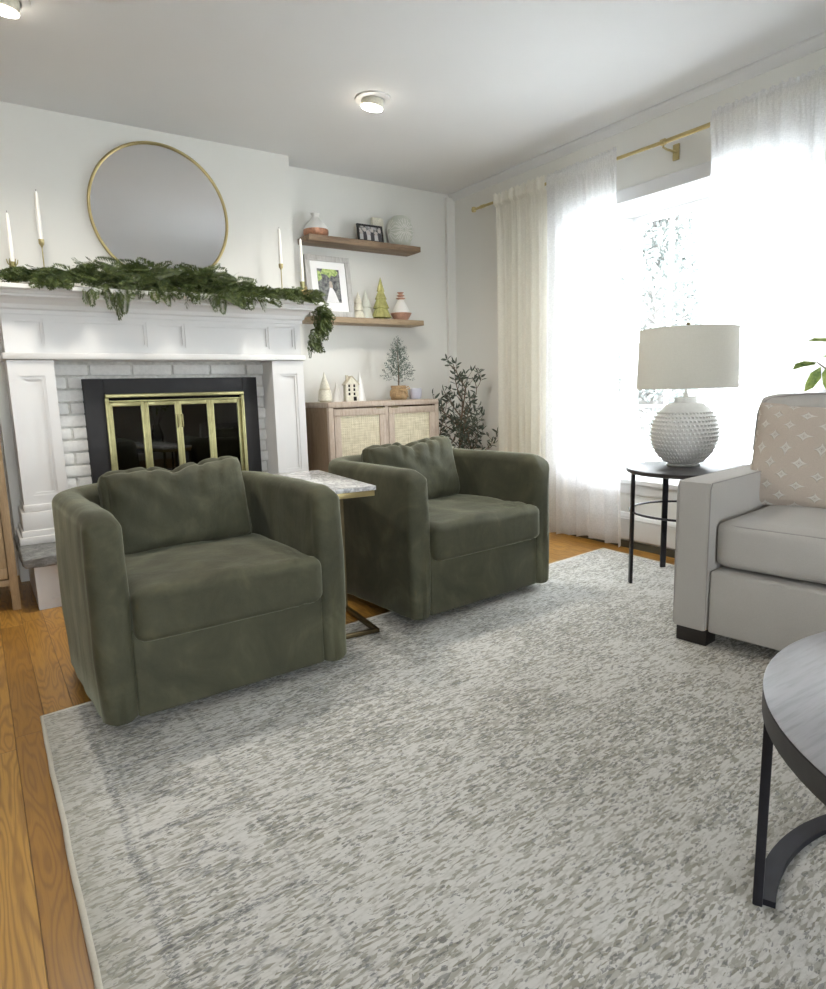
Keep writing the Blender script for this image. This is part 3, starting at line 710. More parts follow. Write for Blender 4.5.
# starburst vase
t = thing('starburst_vase', 'rounded sage white vase with raised starburst at the right of the upper shelf', 'vase', (2.690, 4.085, S1))
vp = [(0, 0), (.050, 0), (.068, .015), (.088, .05), (.097, .095), (.094, .14), (.078, .18), (.058, .202), (.052, .208), (.046, .205), (.046, .19), (0, .18)]
b = B(); lathe(b, vp, seg=40); obj('vase_body', b, MT['sage'], t, True)
b = B()
def vr(z):
    for (r0, z0), (r1, z1) in zip(vp, vp[1:]):
        if z0 <= z <= z1 and z1 > z0: return r0+(r1-r0)*(z-z0)/(z1-z0)
    return .05
for ca in (-100, -30, 40, 110, 180, 250):
    for k_ in range(16):
        a = k_*PI/8; pts = []
        for s_ in (.016, .034, .052, .070):
            zz = .10+s_*math.sin(a)*1.15; rr = vr(zz); th = R(ca)+s_*math.cos(a)/max(rr, .04); pts.append(((rr+.001)*math.cos(th), (rr+.001)*math.sin(th), zz))
        if all(.02 < p[2] < .19 for p in pts): tube(b, pts, .0022, 5)
obj('starburst_relief', b, MT['whiteceram'], t, True)

# small ceramic trees
def tree_orn(x, y, z, tiers, mats, label, group, fl=0, name='ceramic_tree', seg=28, tip=None):
    t = thing(name, label, 'tree ornament', (x, y, z), 0, group)
    for i, (zb, rb_, zt, rt_) in enumerate(tiers):
        b = B(); prof = [(0, zb), (rb_*.93, zb), (rb_, zb+.003), (rb_*.95, zb+.008), (rt_, zt), (0, zt)]
        lathe(b, prof, seg=seg*(2 if fl else 1))
        if fl:
            for v in b.verts:
                a = math.atan2(v.co.y, v.co.x); k_ = 1+fl*math.cos(a*14); v.co.x *= k_; v.co.y *= k_
        obj('tier', b, MT[mats[i % len(mats)]], t, True)
    return t
gs2 = 'little trees on the lower shelf'
tree_orn(2.308, 4.06, S2, [(0, .048, .055, .030), (.052, .040, .105, .022), (.100, .028, .178, .002)], ['oattop'], 'small speckled three tier ceramic tree nearest the grey frame', gs2)
tree_orn(2.385, 4.09, S2, [(0, .055, .085, .030), (.080, .040, .205, .002)], ['sage'], 'small pale grey ceramic tree left of the yellow glass tree', gs2)
tree_orn(2.500, 4.07, S2, [(0, .018, .012, .018), (.012, .070, .085, .040), (.078, .056, .145, .030), (.140, .040, .200, .018), (.195, .026, .292, .001)], ['goldglass'], 'tall yellow gold fluted glass tree on the lower shelf', gs2, .05)

# ------------------------------------------------------------------ right sideboard
def cane_cabinet(name, label, x0, x1, yf, yb, h, wm, sidem):
    t = thing(name, label, 'cabinet', ((x0+x1)/2, yf, 0)); W = x1-x0; D = yb-yf
    b = B(); box(b, -W/2, W/2, 0, D, h-.035, h, .003); box(b, -W/2, -W/2+.035, 0, .03, .0, h-.035, .002); box(b, W/2-.035, W/2, 0, .03, .0, h-.035, .002)
    box(b, -W/2+.035, W/2-.035, .002, .03, .12, .15, .002); box(b, -.012, .012, .002, .03, .15, h-.035)
    obj('body', b, MT[wm], t, True)
    b = B(); box(b, -W/2+.008, -W/2+.02, .03, D-.03, .12, h-.035); box(b, W/2-.02, W/2-.008, .03, D-.03, .12, h-.035)
    for s in (-1, 1):
        xx = s*(W/2-.0175)
        box(b, xx-.0175, xx+.0175, D-.035, D, 0, h-.035); box(b, xx-.0175, xx+.0175, .03, D, h-.07, h-.035); box(b, xx-.0175, xx+.0175, .03, D, .12, .15)
    box(b, -W/2+.02, W/2-.02, D-.01, D, .12, h-.035); box(b, -W/2+.02, W/2-.02, .03, D, .12, .135); obj('side_panels', b, MT[sidem], t)
    for s in (-1, 1):
        a, c = (-W/2+.038, -.006-.008) if s < 0 else (.014, W/2-.038)
        z0, z1 = .155, h-.045; f = .05
        b = B(); box(b, a, c, -.004, .018, z0, z0+f, .002); box(b, a, c, -.004, .018, z1-f+.005, z1, .002); box(b, a, a+f*.9, -.004, .018, z0+f, z1-f+.005, .002); box(b, c-f*.9, c, -.004, .018, z0+f, z1-f+.005, .002)
        d = obj('door', b, MT[wm], t, True)
        b = B(); box(b, a+.03, c-.03, .006, .012, z0+.03, z1-.03); obj('cane_panel', b, MT['cane'], d)
        b = B(); hx = (c-.02) if s < 0 else (a+.02); box(b, hx-.05 if s < 0 else hx, hx if s < 0 else hx+.05, -.010, -.0045, z1-.004, z1+.003, .001); obj('edge_pull', b, MT['antique'], d)
    return t
cane_cabinet('cane_sideboard', 'washed oak sideboard with two cane doors right of the fireplace', 1.885, 2.757, 3.75, 4.155, .907, 'cabwood', 'cabside')
cane_cabinet('cane_sideboard', 'golden oak cabinet cut off at the left edge beside the hearth', -.79, .093, 3.475, 3.90, .885, 'oakcab', 'oakcab')
CZ = .907; gc = 'ornaments on the cane sideboard'
t = tree_orn(1.955, 3.93, CZ, [(0, .040, .010, .038), (.010, .050, .080, .040)], ['oatceram', 'oattop'], 'beige banded ceramic tree at the left end of the sideboard', gc)
b = B(); lathe(b, [(0, .08), (.034, .08), (.036, .085), (.033, .092), (0, .092)], seg=28); obj('band', b, MT['oatceram'], t, True)
b = B(); lathe(b, [(0, .092), (.034, .092), (.030, .11), (.010, .165), (.001, .200), (0, .2)], seg=28); obj('tip', b, MT['oattop'], t, True)
def cone_tree(x, y, h, r, label):
    t = thing('cone_tree', label, 'tree ornament', (x, y, CZ), 0, gc)
    b = B(); n = 9; pr = [(0, 0)]
    for i in range(n):
        f = i/n; f2 = (i+.85)/n; pr += [(r*(1-f)+.0015, h*f), (r*(1-f2)+.0005, h*f2)]
    pr += [(0, h)]; lathe(b, pr, seg=28); obj('cone', b, MT['whiteceram'], t, True)
cone_tree(2.058, 3.96, .135, .035, 'short white cone tree left of the little ceramic house')
cone_tree(2.243, 3.97, .205, .040, 'taller white cone tree right of the little ceramic house')
# little house
t = thing('ceramic_house', 'small cream ceramic house with dark window holes on the sideboard', 'ornament', (2.135, 3.90, CZ), R(-8))
b = B(); w_, d_, hh, pk = .088, .06, .115, .165
# front wall with real openings: grid of strips
def holewall(b, w, h0, y0, y1, holes):
    xs = sorted({-w/2, w/2, *[v for q in holes for v in q[:2]]}); zs = sorted({0, h0, *[v for q in holes for v in q[2:]]})
    for xa, xb in zip(xs, xs[1:]):
        for za, zb in zip(zs, zs[1:]):
            cx, cz = (xa+xb)/2, (za+zb)/2
            if not any(q[0] < cx < q[1] and q[2] < cz < q[3] for q in holes): box(b, xa, xb, y0, y1, za, zb)
holes = [(x-.007, x+.007, z-.009, z+.009) for x in (-.022, .014) for z in (.050, .078, .104)]+[(-.006+.012, .030, .004, .032)]
holewall(b, w_, hh, -d_/2, -d_/2+.004, holes)
box(b, -w_/2, w_/2, d_/2-.004, d_/2, 0, hh); box(b, -w_/2, -w_/2+.004, -d_/2+.004, d_/2, 0, hh); box(b, w_/2-.004, w_/2, -d_/2+.004, d_/2, 0, hh)
for y0, y1 in ((-d_/2, -d_/2+.004), (d_/2-.004, d_/2)):
    a = [b.verts.new(p) for p in ((-w_/2, y0, hh), (w_/2, y0, hh), (0, y0, pk))]; c = [b.verts.new(p) for p in ((-w_/2, y1, hh), (w_/2, y1, hh), (0, y1, pk))]
    b.faces.new(a); b.faces.new(c); [b.faces.new((a[i], a[(i+1) % 3], c[(i+1) % 3], c[i])) for i in range(3)]
obj('walls', b, MT['oattop'], t)
b = B()
for s in (-1, 1):
    q = [(s*(w_/2+.006), hh-.006), (0, pk), (0, pk+.006), (s*(w_/2+.009), hh-.001)]
    a = [b.verts.new((x, -d_/2-.004, z)) for x, z in q]; c = [b.verts.new((x, d_/2+.004, z)) for x, z in q]
    b.faces.new(a); b.faces.new(c); [b.faces.new((a[i], a[(i+1) % 4], c[(i+1) % 4], c[i])) for i in range(4)]
obj('roof', b, MT['oatceram'], t)
b = B(); box(b, -.034, -.018, -.008, .008, .135, .175); obj('chimney', b, MT['oatceram'], t)
b = B(); box(b, -w_/2+.005, w_/2-.005, -d_/2+.015, -d_/2+.017, .002, hh-.002); obj('inner_shade_sheet', b, MT['soot_and_shade'], t)  # black sheet standing in for the shade inside the hollow house
# potted spruce
t = thing('potted_spruce', 'small frosted spruce tree in a burlap wrapped pot on the sideboard', 'plant', (2.545, 3.94, CZ))
b = B(); lathe(b, [(0, 0), (.055, 0), (.066, .03), (.064, .06), (.050, .078), (.056, .098), (.050, .10), (.042, .08), (0, .08)], seg=24)
for v in b.verts: v.co += Vector((nz(v.co, 45, 1), nz(v.co, 45, 4), 0))*.006
obj('burlap_pot', b, MT['burlap'], t, 'all')
b = B()
for s in (-1, 1):
    tube(b, [(0, -.066, .072), (s*.03, -.078, .092), (s*.05, -.072, .078), (s*.02, -.07, .070), (0, -.066, .072)], .005, 6); tube(b, [(0, -.066, .072), (s*.018, -.075, .045), (s*.03, -.074, .02)], .004, 6)
obj('bow', b, MT['burlap'], t, True)
b = B(); tube(b, [(0, 0, .07), (.004, 0, .2), (0, .003, .32), (.004, 0, .43)], .006, 7, r1=.0015); obj('trunk', b, MT['bark'], t, True)
Lv = Leaves(); rg = random.Random(4)
def branch(Lv, p, d, L, rg, nl=.016, w=.0038, den=.0035):
    k = int(L/den); q = p.copy()
    for i in range(k):
        d = (d+Vector((0, 0, .012))).normalized(); q = q+d*L/k
        a = rv(rg); a = (a-d*a.dot(d)).normalized(); Lv.quad(q, (d*.8+a).normalized(), rv(rg), nl*rg.uniform(.8, 1.2), w)
    Lv.quad(q, d, rv(rg), nl, w)
for i in range(46):
    f = i/46; z = .12+.29*f; L = .115*(1-f)**.8+.022; a = i*2.4+rg.uniform(-.3, .3)
    d = Vector((math.cos(a), math.sin(a)*.8, .45+.5*f)); p = Vector((.002, 0, z)); branch(Lv, p, d, L, rg)
    if L > .06: branch(Lv, p+d.normalized()*L*.5, d+rv(rg)*.7, L*.5, rg); branch(Lv, p+d.normalized()*L*.35, d+rv(rg)*.7, L*.5, rg)
branch(Lv, Vector((0, 0, .40)), Vector((0, 0, 1)), .04, rg)
obj('needles', (Lv.v, Lv.f), MT['spruce'], t)
t = thing('votive_glass', 'small frosted lavender votive glass beside the potted spruce', 'votive', (2.662, 3.90, CZ))
b = B(); lathe(b, [(0, 0), (.036, 0), (.042, .01), (.046, .05), (.044, .078), (.041, .078), (.040, .012), (0, .01)], seg=24); obj('glass_cup', b, plain('frosted_lavender_glass', (.50, .50, .58), .35, var=.08), t, True)
b = B(); lathe(b, [(0, .012), (.034, .012), (.034, .05), (0, .052)], seg=20); obj('wax', b, MT['candle'], t, True)

# ------------------------------------------------------------------ olive tree in the corner
t = thing('olive_tree', 'potted olive tree with slim grey green leaves in the corner behind the armchair', 'plant', (2.972, 3.80, 0))
b = B(); lathe(b, [(0, 0), (.11, 0), (.13, .03), (.15, .22), (.155, .25), (.14, .25), (.13, .21), (0, .20)], seg=32); obj('pot', b, MT['whiteceram'], t, True)
b = B(); lathe(b, [(0, .19), (.135, .212), (0, .218)], seg=24); obj('soil', b, MT['soil'], t)
rg = random.Random(21); Lv = Leaves(); bm_ = B()
def stem(p, d, L, r0, depth, leafy=.25):
    n = max(4, int(L/.035)); pts = [p.copy()]; q = p.copy()
    for i in range(n):
        d = (d+rv(rg)*.10+Vector((0, 0, .02))).normalized(); q = q+d*L/n
        if q.x > .10: d.x -= .4
        if q.x < -.12: d.x += .25
        pts.append(q.copy()); f = (i+1)/n
        if depth > 0 and f > .25 and rg.random() < .5:
            a = rv(rg); a.z = abs(a.z)*.4; stem(q, (d*.6+a*.9), L*rg.uniform(.28, .5), r0*.5, depth-1)
        if depth < 2 and f > leafy:
            for s in (-1, 1):
                if rg.random() < .25: continue
                sd = d.cross(rv(rg)).normalized(); Lv.leaf(q, d*.55+sd*s*.85, rv(rg), rg.uniform(.042, .066), rg.uniform(.013, .019), .15)
    Lv.leaf(q, d, rv(rg), .055, .013)
    tube(bm_, pts, r0, 6, r1=r0*.45)
stem(Vector((0, 0, .2)), Vector((-.02, 0, 1)), .78, .011, 2)
stem(Vector((.02, -.02, .2)), Vector((.22, -.05, 1)), .62, .008, 2)
stem(Vector((-.02, .0, .2)), Vector((-.20, -.1, 1)), .55, .007, 2)
stem(Vector((.02, -.03, .2)), Vector((.20, -.28, 1)), .50, .007, 2)
obj('stems', bm_, MT['bark'], t, True); obj('leaves', (Lv.v, Lv.f), MT['olive'], t)

# ------------------------------------------------------------------ green tub armchairs
def make_chair(loc, rz, label, seed, W):
    t = thing('tub_armchair', label, 'armchair', loc, rz, 'olive velvet tub armchairs')
    D, Ht, T, z0 = .80, .645, .098, .030
    # shell: a U-shaped wall, swept with a rounded top
    hw = W/2-T/2; rc = .20; path = []
    n1 = 14
    for i in range(n1): path.append((-hw, T*0+D*0+ (D-T/2-rc)*i/(n1-1)))
    for i in range(1, 9): a = PI-PI/2*i/9; path.append((-hw+rc+rc*math.cos(a), D-T/2-rc+rc*math.sin(a)))
    for i in range(10): path.append((-hw+rc+(2*hw-2*rc)*i/9, D-T/2))
    for i in range(1, 9): a = PI/2-PI/2*i/9; path.append((hw-rc+rc*math.cos(a), D-T/2-rc+rc*math.sin(a)))
    for i in range(n1): path.append((hw, (D-T/2-rc)*(1-i/(n1-1))))
    # refine front ends for rounding
    def refine(path):
        out = []
        e = [0, .004, .012, .022, .036, .052, .07, .09]
        y1 = path[1][1]; first = [(path[0][0], v) for v in e]; last = [(path[-1][0], v) for v in e[::-1]]
        mid = [p for p in path if not (p[1] < .11)]
        return first+mid+last
    path = refine(path)
    b = B(); rings = []; N = len(path)
    for i, (x, y) in enumerate(path):
        p0 = Vector(path[max(0, i-1)]); p1 = Vector(path[min(N-1, i+1)]); tg = (p1-p0).normalized(); nr = Vector((-tg.y, tg.x))
        f = y if abs(abs(x)-hw) < 1e-4 else 1.
        R1 = .085; top = Ht-(R1-math.sqrt(max(0, R1*R1-(R1-f)**2)) if f < R1 else 0)
        r3 = .034; th = T/2-(r3-math.sqrt(max(0, r3*r3-(r3-f)**2)) if f < r3 else 0)
        bulge = .004*math.sin(i*1.7+seed)
        th += bulge*.4
        rt_ = .040 if f > .04 else max(.008, .040*f/.04); rt_ = min(rt_, th*.95)
        zz = z0+.010
        sec = [(-th+.012, z0), (-th, zz)]
        for k_ in range(1, 6): sec.append((-th-.004*math.sin(PI*k_/6), zz+(top-rt_-zz)*k_/6))
        for k_ in range(7): a = PI-PI/2*k_/6; sec.append((-th+rt_+rt_*math.cos(a), top-rt_+rt_*math.sin(a)))
        for k_ in range(7): a = PI/2-PI/2*k_/6; sec.append((th-rt_+rt_*math.cos(a), top-rt_+rt_*math.sin(a)))
        for k_ in range(5, 0, -1): sec.append((th+.004*math.sin(PI*k_/6), zz+(top-rt_-zz)*k_/6))
        sec += [(th, zz), (th-.012, z0)]
        rings.append([b.verts.new((x+nr.x*s, y+nr.y*s, z)) for s, z in sec])
    for a, c in zip(rings, rings[1:]):
        m_ = len(a)
        for k_ in range(m_): b.faces.new((a[k_], a[(k_+1) % m_], c[(k_+1) % m_], c[k_]))
    b.faces.new(rings[0]); b.faces.new(rings[-1][::-1])
    for v in b.verts: v.co += Vector((nz(v.co, 6, seed), nz(v.co, 6, seed+5), nz(v.co, 5, seed+9)*.6))*.005
    obj('shell', b, MT['velvet'], t, 'all')
    iw = W/2-T
    b = B(); box(b, -iw-.004, iw+.004, .012, .10, z0, .30, .010, 3); box(b, -iw-.004, iw+.004, .10, D-T, z0+.01, .26)
    obj('front_panel', b, MT['velvet'], t, True)
    def seatf(p, u):
        e = (1-u.x**2)*(1-u.y**2)
        q = p.copy()
        if u.z > 0: q.z += .018*e**.6
        else: q.z += 0
        q.y += -.010*(1-u.x**2)*max(0, -u.y)*(1-u.z*u.z*.3)
        dn = .010*nz(q, 7, seed+2)+.005*nz(q, 16, seed+1)
        if u.z > -.5: q.z += dn*(1-.3*abs(u.x))
        q.y += .004*nz(q, 10, seed)
        # crumples near the front right corner
        cr = math.exp(-((q.x-.26)**2+(q.y+.19)**2)/.010); q.z += .005*cr*math.sin(q.x*110+q.y*40)
        return q
    sc = softbox(2*iw-.004, .57, .155, .032, 26, seatf)
    obj('seat_cushion', sc, MT['velvet'], t, 'all', loc=(0, .258, .338))
    # seam line round the seat cushion
    def pilf(p, u):
        q = p.copy(); e = max(0, (1-u.x**2))*max(0, (1-u.z**2))
        q.y *= .55+.85*e**.35
        # top edge sags in the middle, corners puff up
        if u.z > 0: q.z += u.z*(.004*abs(u.x)**2.5-.010*math.exp(-((u.x+.02)/.16)**2)+.012*max(0, u.x))
        q.x += .010*u.x*abs(u.z)**3
        # gathers running down from the top seam
        w_ = max(0, u.z)**1.6*(1-.7*abs(u.x)); ph = u.x*(15+2*seed)+1.5*math.sin(u.z*3+seed)+seed
        fold = abs(math.sin(ph*.8))**.55-.6
        k2 = math.exp(-(u.x-.08)**2/.30)
        if u.y < .3: q.y += w_*.044*(1-abs(math.sin(ph*.62)))**2.2*k2-w_*.008*math.sin(ph*1.24)*k2
        q.z -= .012*max(0, u.z)**8*(1-abs(math.sin(ph*.62)))**2*k2
        dg = math.sin((u.x*1.1+u.z*.8)*11+seed*2); q.y += -.006*dg*(1-abs(u.z))*(1 if u.y < .3 else 0)*max(0, -u.x*.6+.5)
        q.y += .010*nz(q, 8, seed+3); q += Vector((nz(q, 14, seed), 0, nz(q, 14, seed+4)))*.005
        return q
    pb = softbox(.515, .17, .325, .055, 60, pilf)
    obj('back_pillow', pb, MT['velvet'], t, 'all', loc=(.010, .545, .548), rot=(R(-15), R(-1.5), 0))
    b = B(); lathe(b, [(0, 0), (.22, 0), (.22, .02), (.05, .026), (.05, .05), (0, .05)], c=(0, .40, .0), seg=40); obj('swivel_base', b, MT['blackmetal'], t, True)
    return t
make_chair((.617, 1.928, .012), R(2.5), 'olive green velvet tub armchair on the left in front of the fireplace', 1, .805)
make_chair((1.815, 2.115, .012), R(4.8), 'olive green velvet tub armchair on the right in front of the sideboard', 2, .845)

# ------------------------------------------------------------------ marble side table between the chairs
t = thing('marble_side_table', 'marble topped side table with brass frame standing between the green armchairs', 'side table', (1.192, 2.47, .0), R(-6))
b = B(); box(b, -.108, .108, -.32, .32, .592, .610, .003); obj('marble_top', b, MT['marble'], t, True)
b = B(); box(b, -.103, .103, -.315, .315, .570, .592, .002); obj('top_frame', b, MT['gold'], t, True)
b = B(); q = .010
box(b, .083, .103, -.315, .315, .013, .030, .002); box(b, -.103, -.083, -.315, .315, .013, .030, .002); box(b, -.103, .103, -.315, -.297, .013, .030, .002); box(b, -.103, .103, .297, .315, .013, .030, .002)
obj('base_frame', b, MT['antique'], t, True)
for x, y in ((-.093, .305), (.093, .305), (-.093, .02), (.093, .02)):
    b = B(); box(b, x-.007, x+.007, y-.007, y+.007, .03, .572); obj('leg', b, MT['antique'], t)

# ------------------------------------------------------------------ rug
rq = [(.074, 2.19), (3.03, 2.495), (2.90, -1.4), (.060, -1.4)]
b = B(); prism(b, rq, .001, .011); o = obj('area_rug', b, MT['rug']); 
t = thing('area_rug', 'large distressed cream and grey rug with faded border under the armchairs', 'rug'); o.name = 'rug_pile'; o.data.name = 'rug_pile'; t.name = 'area_rug'
o.parent = t
b = B(); pts = []
for (x0, y0), (x1, y1) in zip(rq, rq[1:]+rq[:1]):
    n = 40
    for i in range(n): f = i/n; pts.append((x0+(x1-x0)*f+.004*nz((x0+f*9, y0, f*7), 3, 1), y0+(y1-y0)*f+.004*nz((f*11, y0, f), 3, 6), .0075))
tube(b, pts, .0065, 8, True); obj('rug_binding', b, MT['binding'], t, 'all')

# ------------------------------------------------------------------ sofa
t = thing('sofa', 'light oatmeal fabric sofa with square arm and piped cushions at the right', 'sofa', (2.112, 1.408, .011), R(7.0))
# local: +x runs to the sofa's back, -y runs along its front to the right
D_, Lg = .86, 2.05
def arm(y0, y1):
    a = softbox(.84, abs(y1-y0), .555, .014, 14, lambda p, u: p+Vector((0, 0, 0)))
    o = obj('arm', a, MT['sofa'], t, True, loc=(.42, (y0+y1)/2, .055+.2775))
    b = B(); x = .0; yy0, yy1 = min(y0, y1), max(y0, y1)
    for yy in (yy0+.004, yy1-.004):
        tube(b, [(.006, yy, .065), (.001, yy, .3), (.001, yy, .585), (.012, yy, .606), (.4, yy, .608), (.83, yy, .608)], .0024, 6)
    s = obj('arm_piping', b, MT['piping'], t, True)
arm(0, -.128); arm(-Lg+.128, -Lg)
b = B(); box(b, .010, .80, -Lg+.128, -.128, .055, .29, .012, 3); obj('seat_base', b, MT['sofa'], t, True)
b = softbox(.20, Lg-.26, .62, .03, 10); obj('back_frame', b, MT['sofa'], t, True, loc=(.74, -Lg/2, .44))
for i in range(2):
    y1 = -.130-i*(Lg-.26)/2; y0 = y1-(Lg-.26)/2+.004
    def cf(p, u, i=i):
        q = p.copy(); e = (1-u.x**2)*(1-u.y**2)
        if u.z > 0: q.z += .016*e**.5
        if u.x < 0: q.x -= .012*(1-u.z**2)*(1-u.y**4)
        q.z += .003*nz(q, 6, i+3); return q
    sc = softbox(.64, y1-y0, .165, .030, 22, cf); o = obj('seat_cushion', sc, MT['sofa'], t, 'all', loc=(.355, (y0+y1)/2, .385))
    b = B(); w2, d2 = (y1-y0)/2-.006, .314
    for z in (.071, -.069):
        pts = []
        for a in range(48):
            th = 2*PI*a/48; cx = math.cos(th); sx_ = math.sin(th); n_ = 16
            pts.append((math.copysign(abs(cx)**(2/n_), cx)*d2, math.copysign(abs(sx_)**(2/n_), sx_)*w2, z))
        tube(b, pts, .0035, 6, True)
    obj('cushion_piping', b, MT['piping'], o, True)
    def bf(p, u, i=i):
        q = p.copy(); e = (1-u.y**2)*(1-u.z**2); q.x *= .75+.45*max(0, e)**.4; q.x += .004*nz(q, 7, i)
        if i == 0 and u.y > 0 and q.z > -.075: q.y += .092*u.y**3*min(1, (q.z+.075)/.03)
        return q
    sc = softbox(.17, y1-y0, .46, .045, 20, bf); o = obj('back_cushion', sc, MT['sofa'], t, 'all', loc=(.62, (y0+y1)/2, .675), rot=(0, R(8), 0))
    b = B()
    for xx in (-.062, .062):
        pts = []; ew = .092 if i == 0 else 0
        for a in range(48):
            th = 2*PI*a/48; cx = math.cos(th); sx_ = math.sin(th); n_ = 9
            pts.append((xx, math.copysign(abs(cx)**(2/n_), cx)*((y1-y0)/2-.004), math.copysign(abs(sx_)**(2/n_), sx_)*.225))
            if cx > 0 and pts[-1][2] > -.06: pts[-1] = (xx, pts[-1][1]+ew*min(1, abs(cx)**(2/n_))**3, pts[-1][2])
        tube(b, pts, .0038, 6, True)
    obj('cushion_piping', b, MT['piping'], o, True)
for x, y in ((.012, -.012), (.012, -Lg+.128), (.70, -.012), (.70, -Lg+.128)):
    b = B(); box(b, x, x+.08, y-.115, y, 0, .056, .004); obj('foot', b, MT['darkfoot'], t, True)
# throw pillow
def tp(p, u):
    q = p.copy(); e = max(0, 1-u.x**2)*max(0, 1-u.z**2); q.y *= .12+.95*e**.45
    q.x *= 1-.05*(1-u.z**2)*0-.045*(1-abs(u.z)**2)*abs(u.x); q.z *= 1-.055*(1-u.x**2)
    q.y += .004*nz(q, 9, 2); return q
pw = softbox(.425, .15, .425, .02, 26, tp, uv=True)
t = thing('throw_pillow', 'blush pink throw pillow with white star embroidery on the sofa', 'pillow', (2.61, 1.20, .475)); t.rotation_euler = (R(-16), R(2), R(-90+14))
obj('pillow_cover', pw, MT['pillow'], t, 'all', loc=(0, 0, .208))
b = B()
pts = []
for a in range(80):
    th = 2*PI*a/80; cx = math.cos(th); sx_ = math.sin(th); n_ = 10
    ux = math.copysign(abs(cx)**(2/n_), cx); uz = math.copysign(abs(sx_)**(2/n_), sx_)
    pts.append((ux*.211*(1-.045*(1-abs(uz)**2)), 0, uz*.211*(1-.055*(1-ux**2))+.208))
tube(b, pts, .0035, 6, True); obj('pillow_piping', b, fabric('pillow_edge', (.58, .5, .43), (.66, .58, .5)), t, True)

# ------------------------------------------------------------------ round side table + lamp
t = thing('round_side_table', 'round black metal side table holding the lamp beside the sofa', 'side table', (2.80, 1.80, .0))
b = B(); lathe(b, [(0, .553), (.283, .553), (.288, .556), (.288, .572), (.283, .575), (0, .575)], seg=72); obj('table_top', b, MT['sidetop'], t, True)
for i, a in enumerate((145, 58, -35, -125)):
    b = B(); box(b, .262, .276, -.014, .014, .011, .555, .002); o = obj('leg', b, MT['blackmetal'], t, True); o.rotation_euler = (0, 0, R(a))
b = B(); tube(b, [(.268*math.cos(2*PI*i/72), .268*math.sin(2*PI*i/72), .364) for i in range(72)], .0055, 8, True); obj('ring_brace', b, MT['blackmetal'], t, True)

LX, LY, LZ = 2.85, 1.872, .575
t = thing('table_lamp', 'table lamp with ribbed white ceramic globe base and grey linen drum shade', 'lamp', (LX, LY, LZ))
b = B(); Rb = .150; prof = [(0, 0), (.075, 0), (.080, .004)]
cz = .158
nr = 13
for i in range(60):
    z = .010+.290*i/59; k_ = 1-((z-cz)/.165)**2; prof.append((Rb*math.sqrt(max(.10, k_)), z))
prof += [(.052, .302), (.050, .326), (.030, .330), (0, .330)]
lathe(b, prof, seg=64); obj('ceramic_base', b, MT['lampceram'], t, True)
b = B()
for i in range(nr+1):
    z = .028+.245*i/nr; rr = Rb*math.sqrt(max(.1, 1-((z-cz)/.165)**2)); n = 48
    if z > .262: continue
    for k_ in range(n):
        a = 2*PI*(k_+.5*(i % 2))/n; c, s_ = math.cos(a), math.sin(a); hw_ = .0072*rr/.15; hh = .0085
        base = [(rr-.001, -hw_, z-hh), (rr-.001, hw_, z-hh), (rr-.001, hw_, z+hh*.7), (rr-.001, -hw_, z+hh*.7)]
        P = lambda r0, s0, z0: (r0*c-s0*s_, r0*s_+s0*c, z0)
        vs = [b.verts.new(P(*q)) for q in base]; tip = b.verts.new(P(rr+.0105, 0, z+hh*.55))
        for j in range(4): b.faces.new((vs[j], vs[(j+1) % 4], tip))
obj('ceramic_studs', b, MT['lampceram'], t)
b = B(); lathe(b, [(0, .328), (.012, .328), (.012, .350), (.006, .352), (.006, .66), (0, .66)], seg=16); obj('neck', b, MT['whiteceram'], t, True)
b = B(); r0, r1, z0, z1 = .227, .218, .372, .646; th = .002
lathe(b, [(r0, z0), (r1, z1), (r1-th, z1), (r0-th, z0)], seg=96)
for f in [f for f in b.faces if len(f.verts) > 4]: b.faces.remove(f)
v1 = [v for v in b.verts if abs(v.co.z-z0) < 1e-5]; bmesh.ops.bridge_loops(b, edges=[e for e in b.edges if all(abs(v.co.z-z0) < 1e-5 for v in e.verts)])
sh = obj('lamp_shade', b, MT['linenshade'], t, True)
b = B(); tube(b, [(r0*math.cos(2*PI*i/96), r0*math.sin(2*PI*i/96), z0) for i in range(96)], .0025, 6, True)
obj('lower_trim', b, MT['linenshade'], sh, True)
b = B(); tube(b, [(r1*math.cos(2*PI*i/96), r1*math.sin(2*PI*i/96), z1) for i in range(96)], .0025, 6, True); obj('upper_trim', b, MT['linenshade'], sh, True)
b = B()
for i in range(3): a = i*2*PI/3; tube(b, [(0, 0, .648), (r1*math.cos(a), r1*math.sin(a), .648)], .0018, 6)
obj('spider', b, MT['gold'], t, True)
b = B(); lathe(b, [(0, .650), (.010, .650), (.006, .658), (.010, .668), (.008, .676), (0, .679)], seg=16); obj('finial', b, MT['antique'], t, True)
b = B(); lathe(b, [(0, .40), (.012, .40), (.014, .44), (.03, .48), (.032, .51), (.02, .54), (0, .55)], seg=20); obj('bulb', b, MT['whiteceram'], t, True)

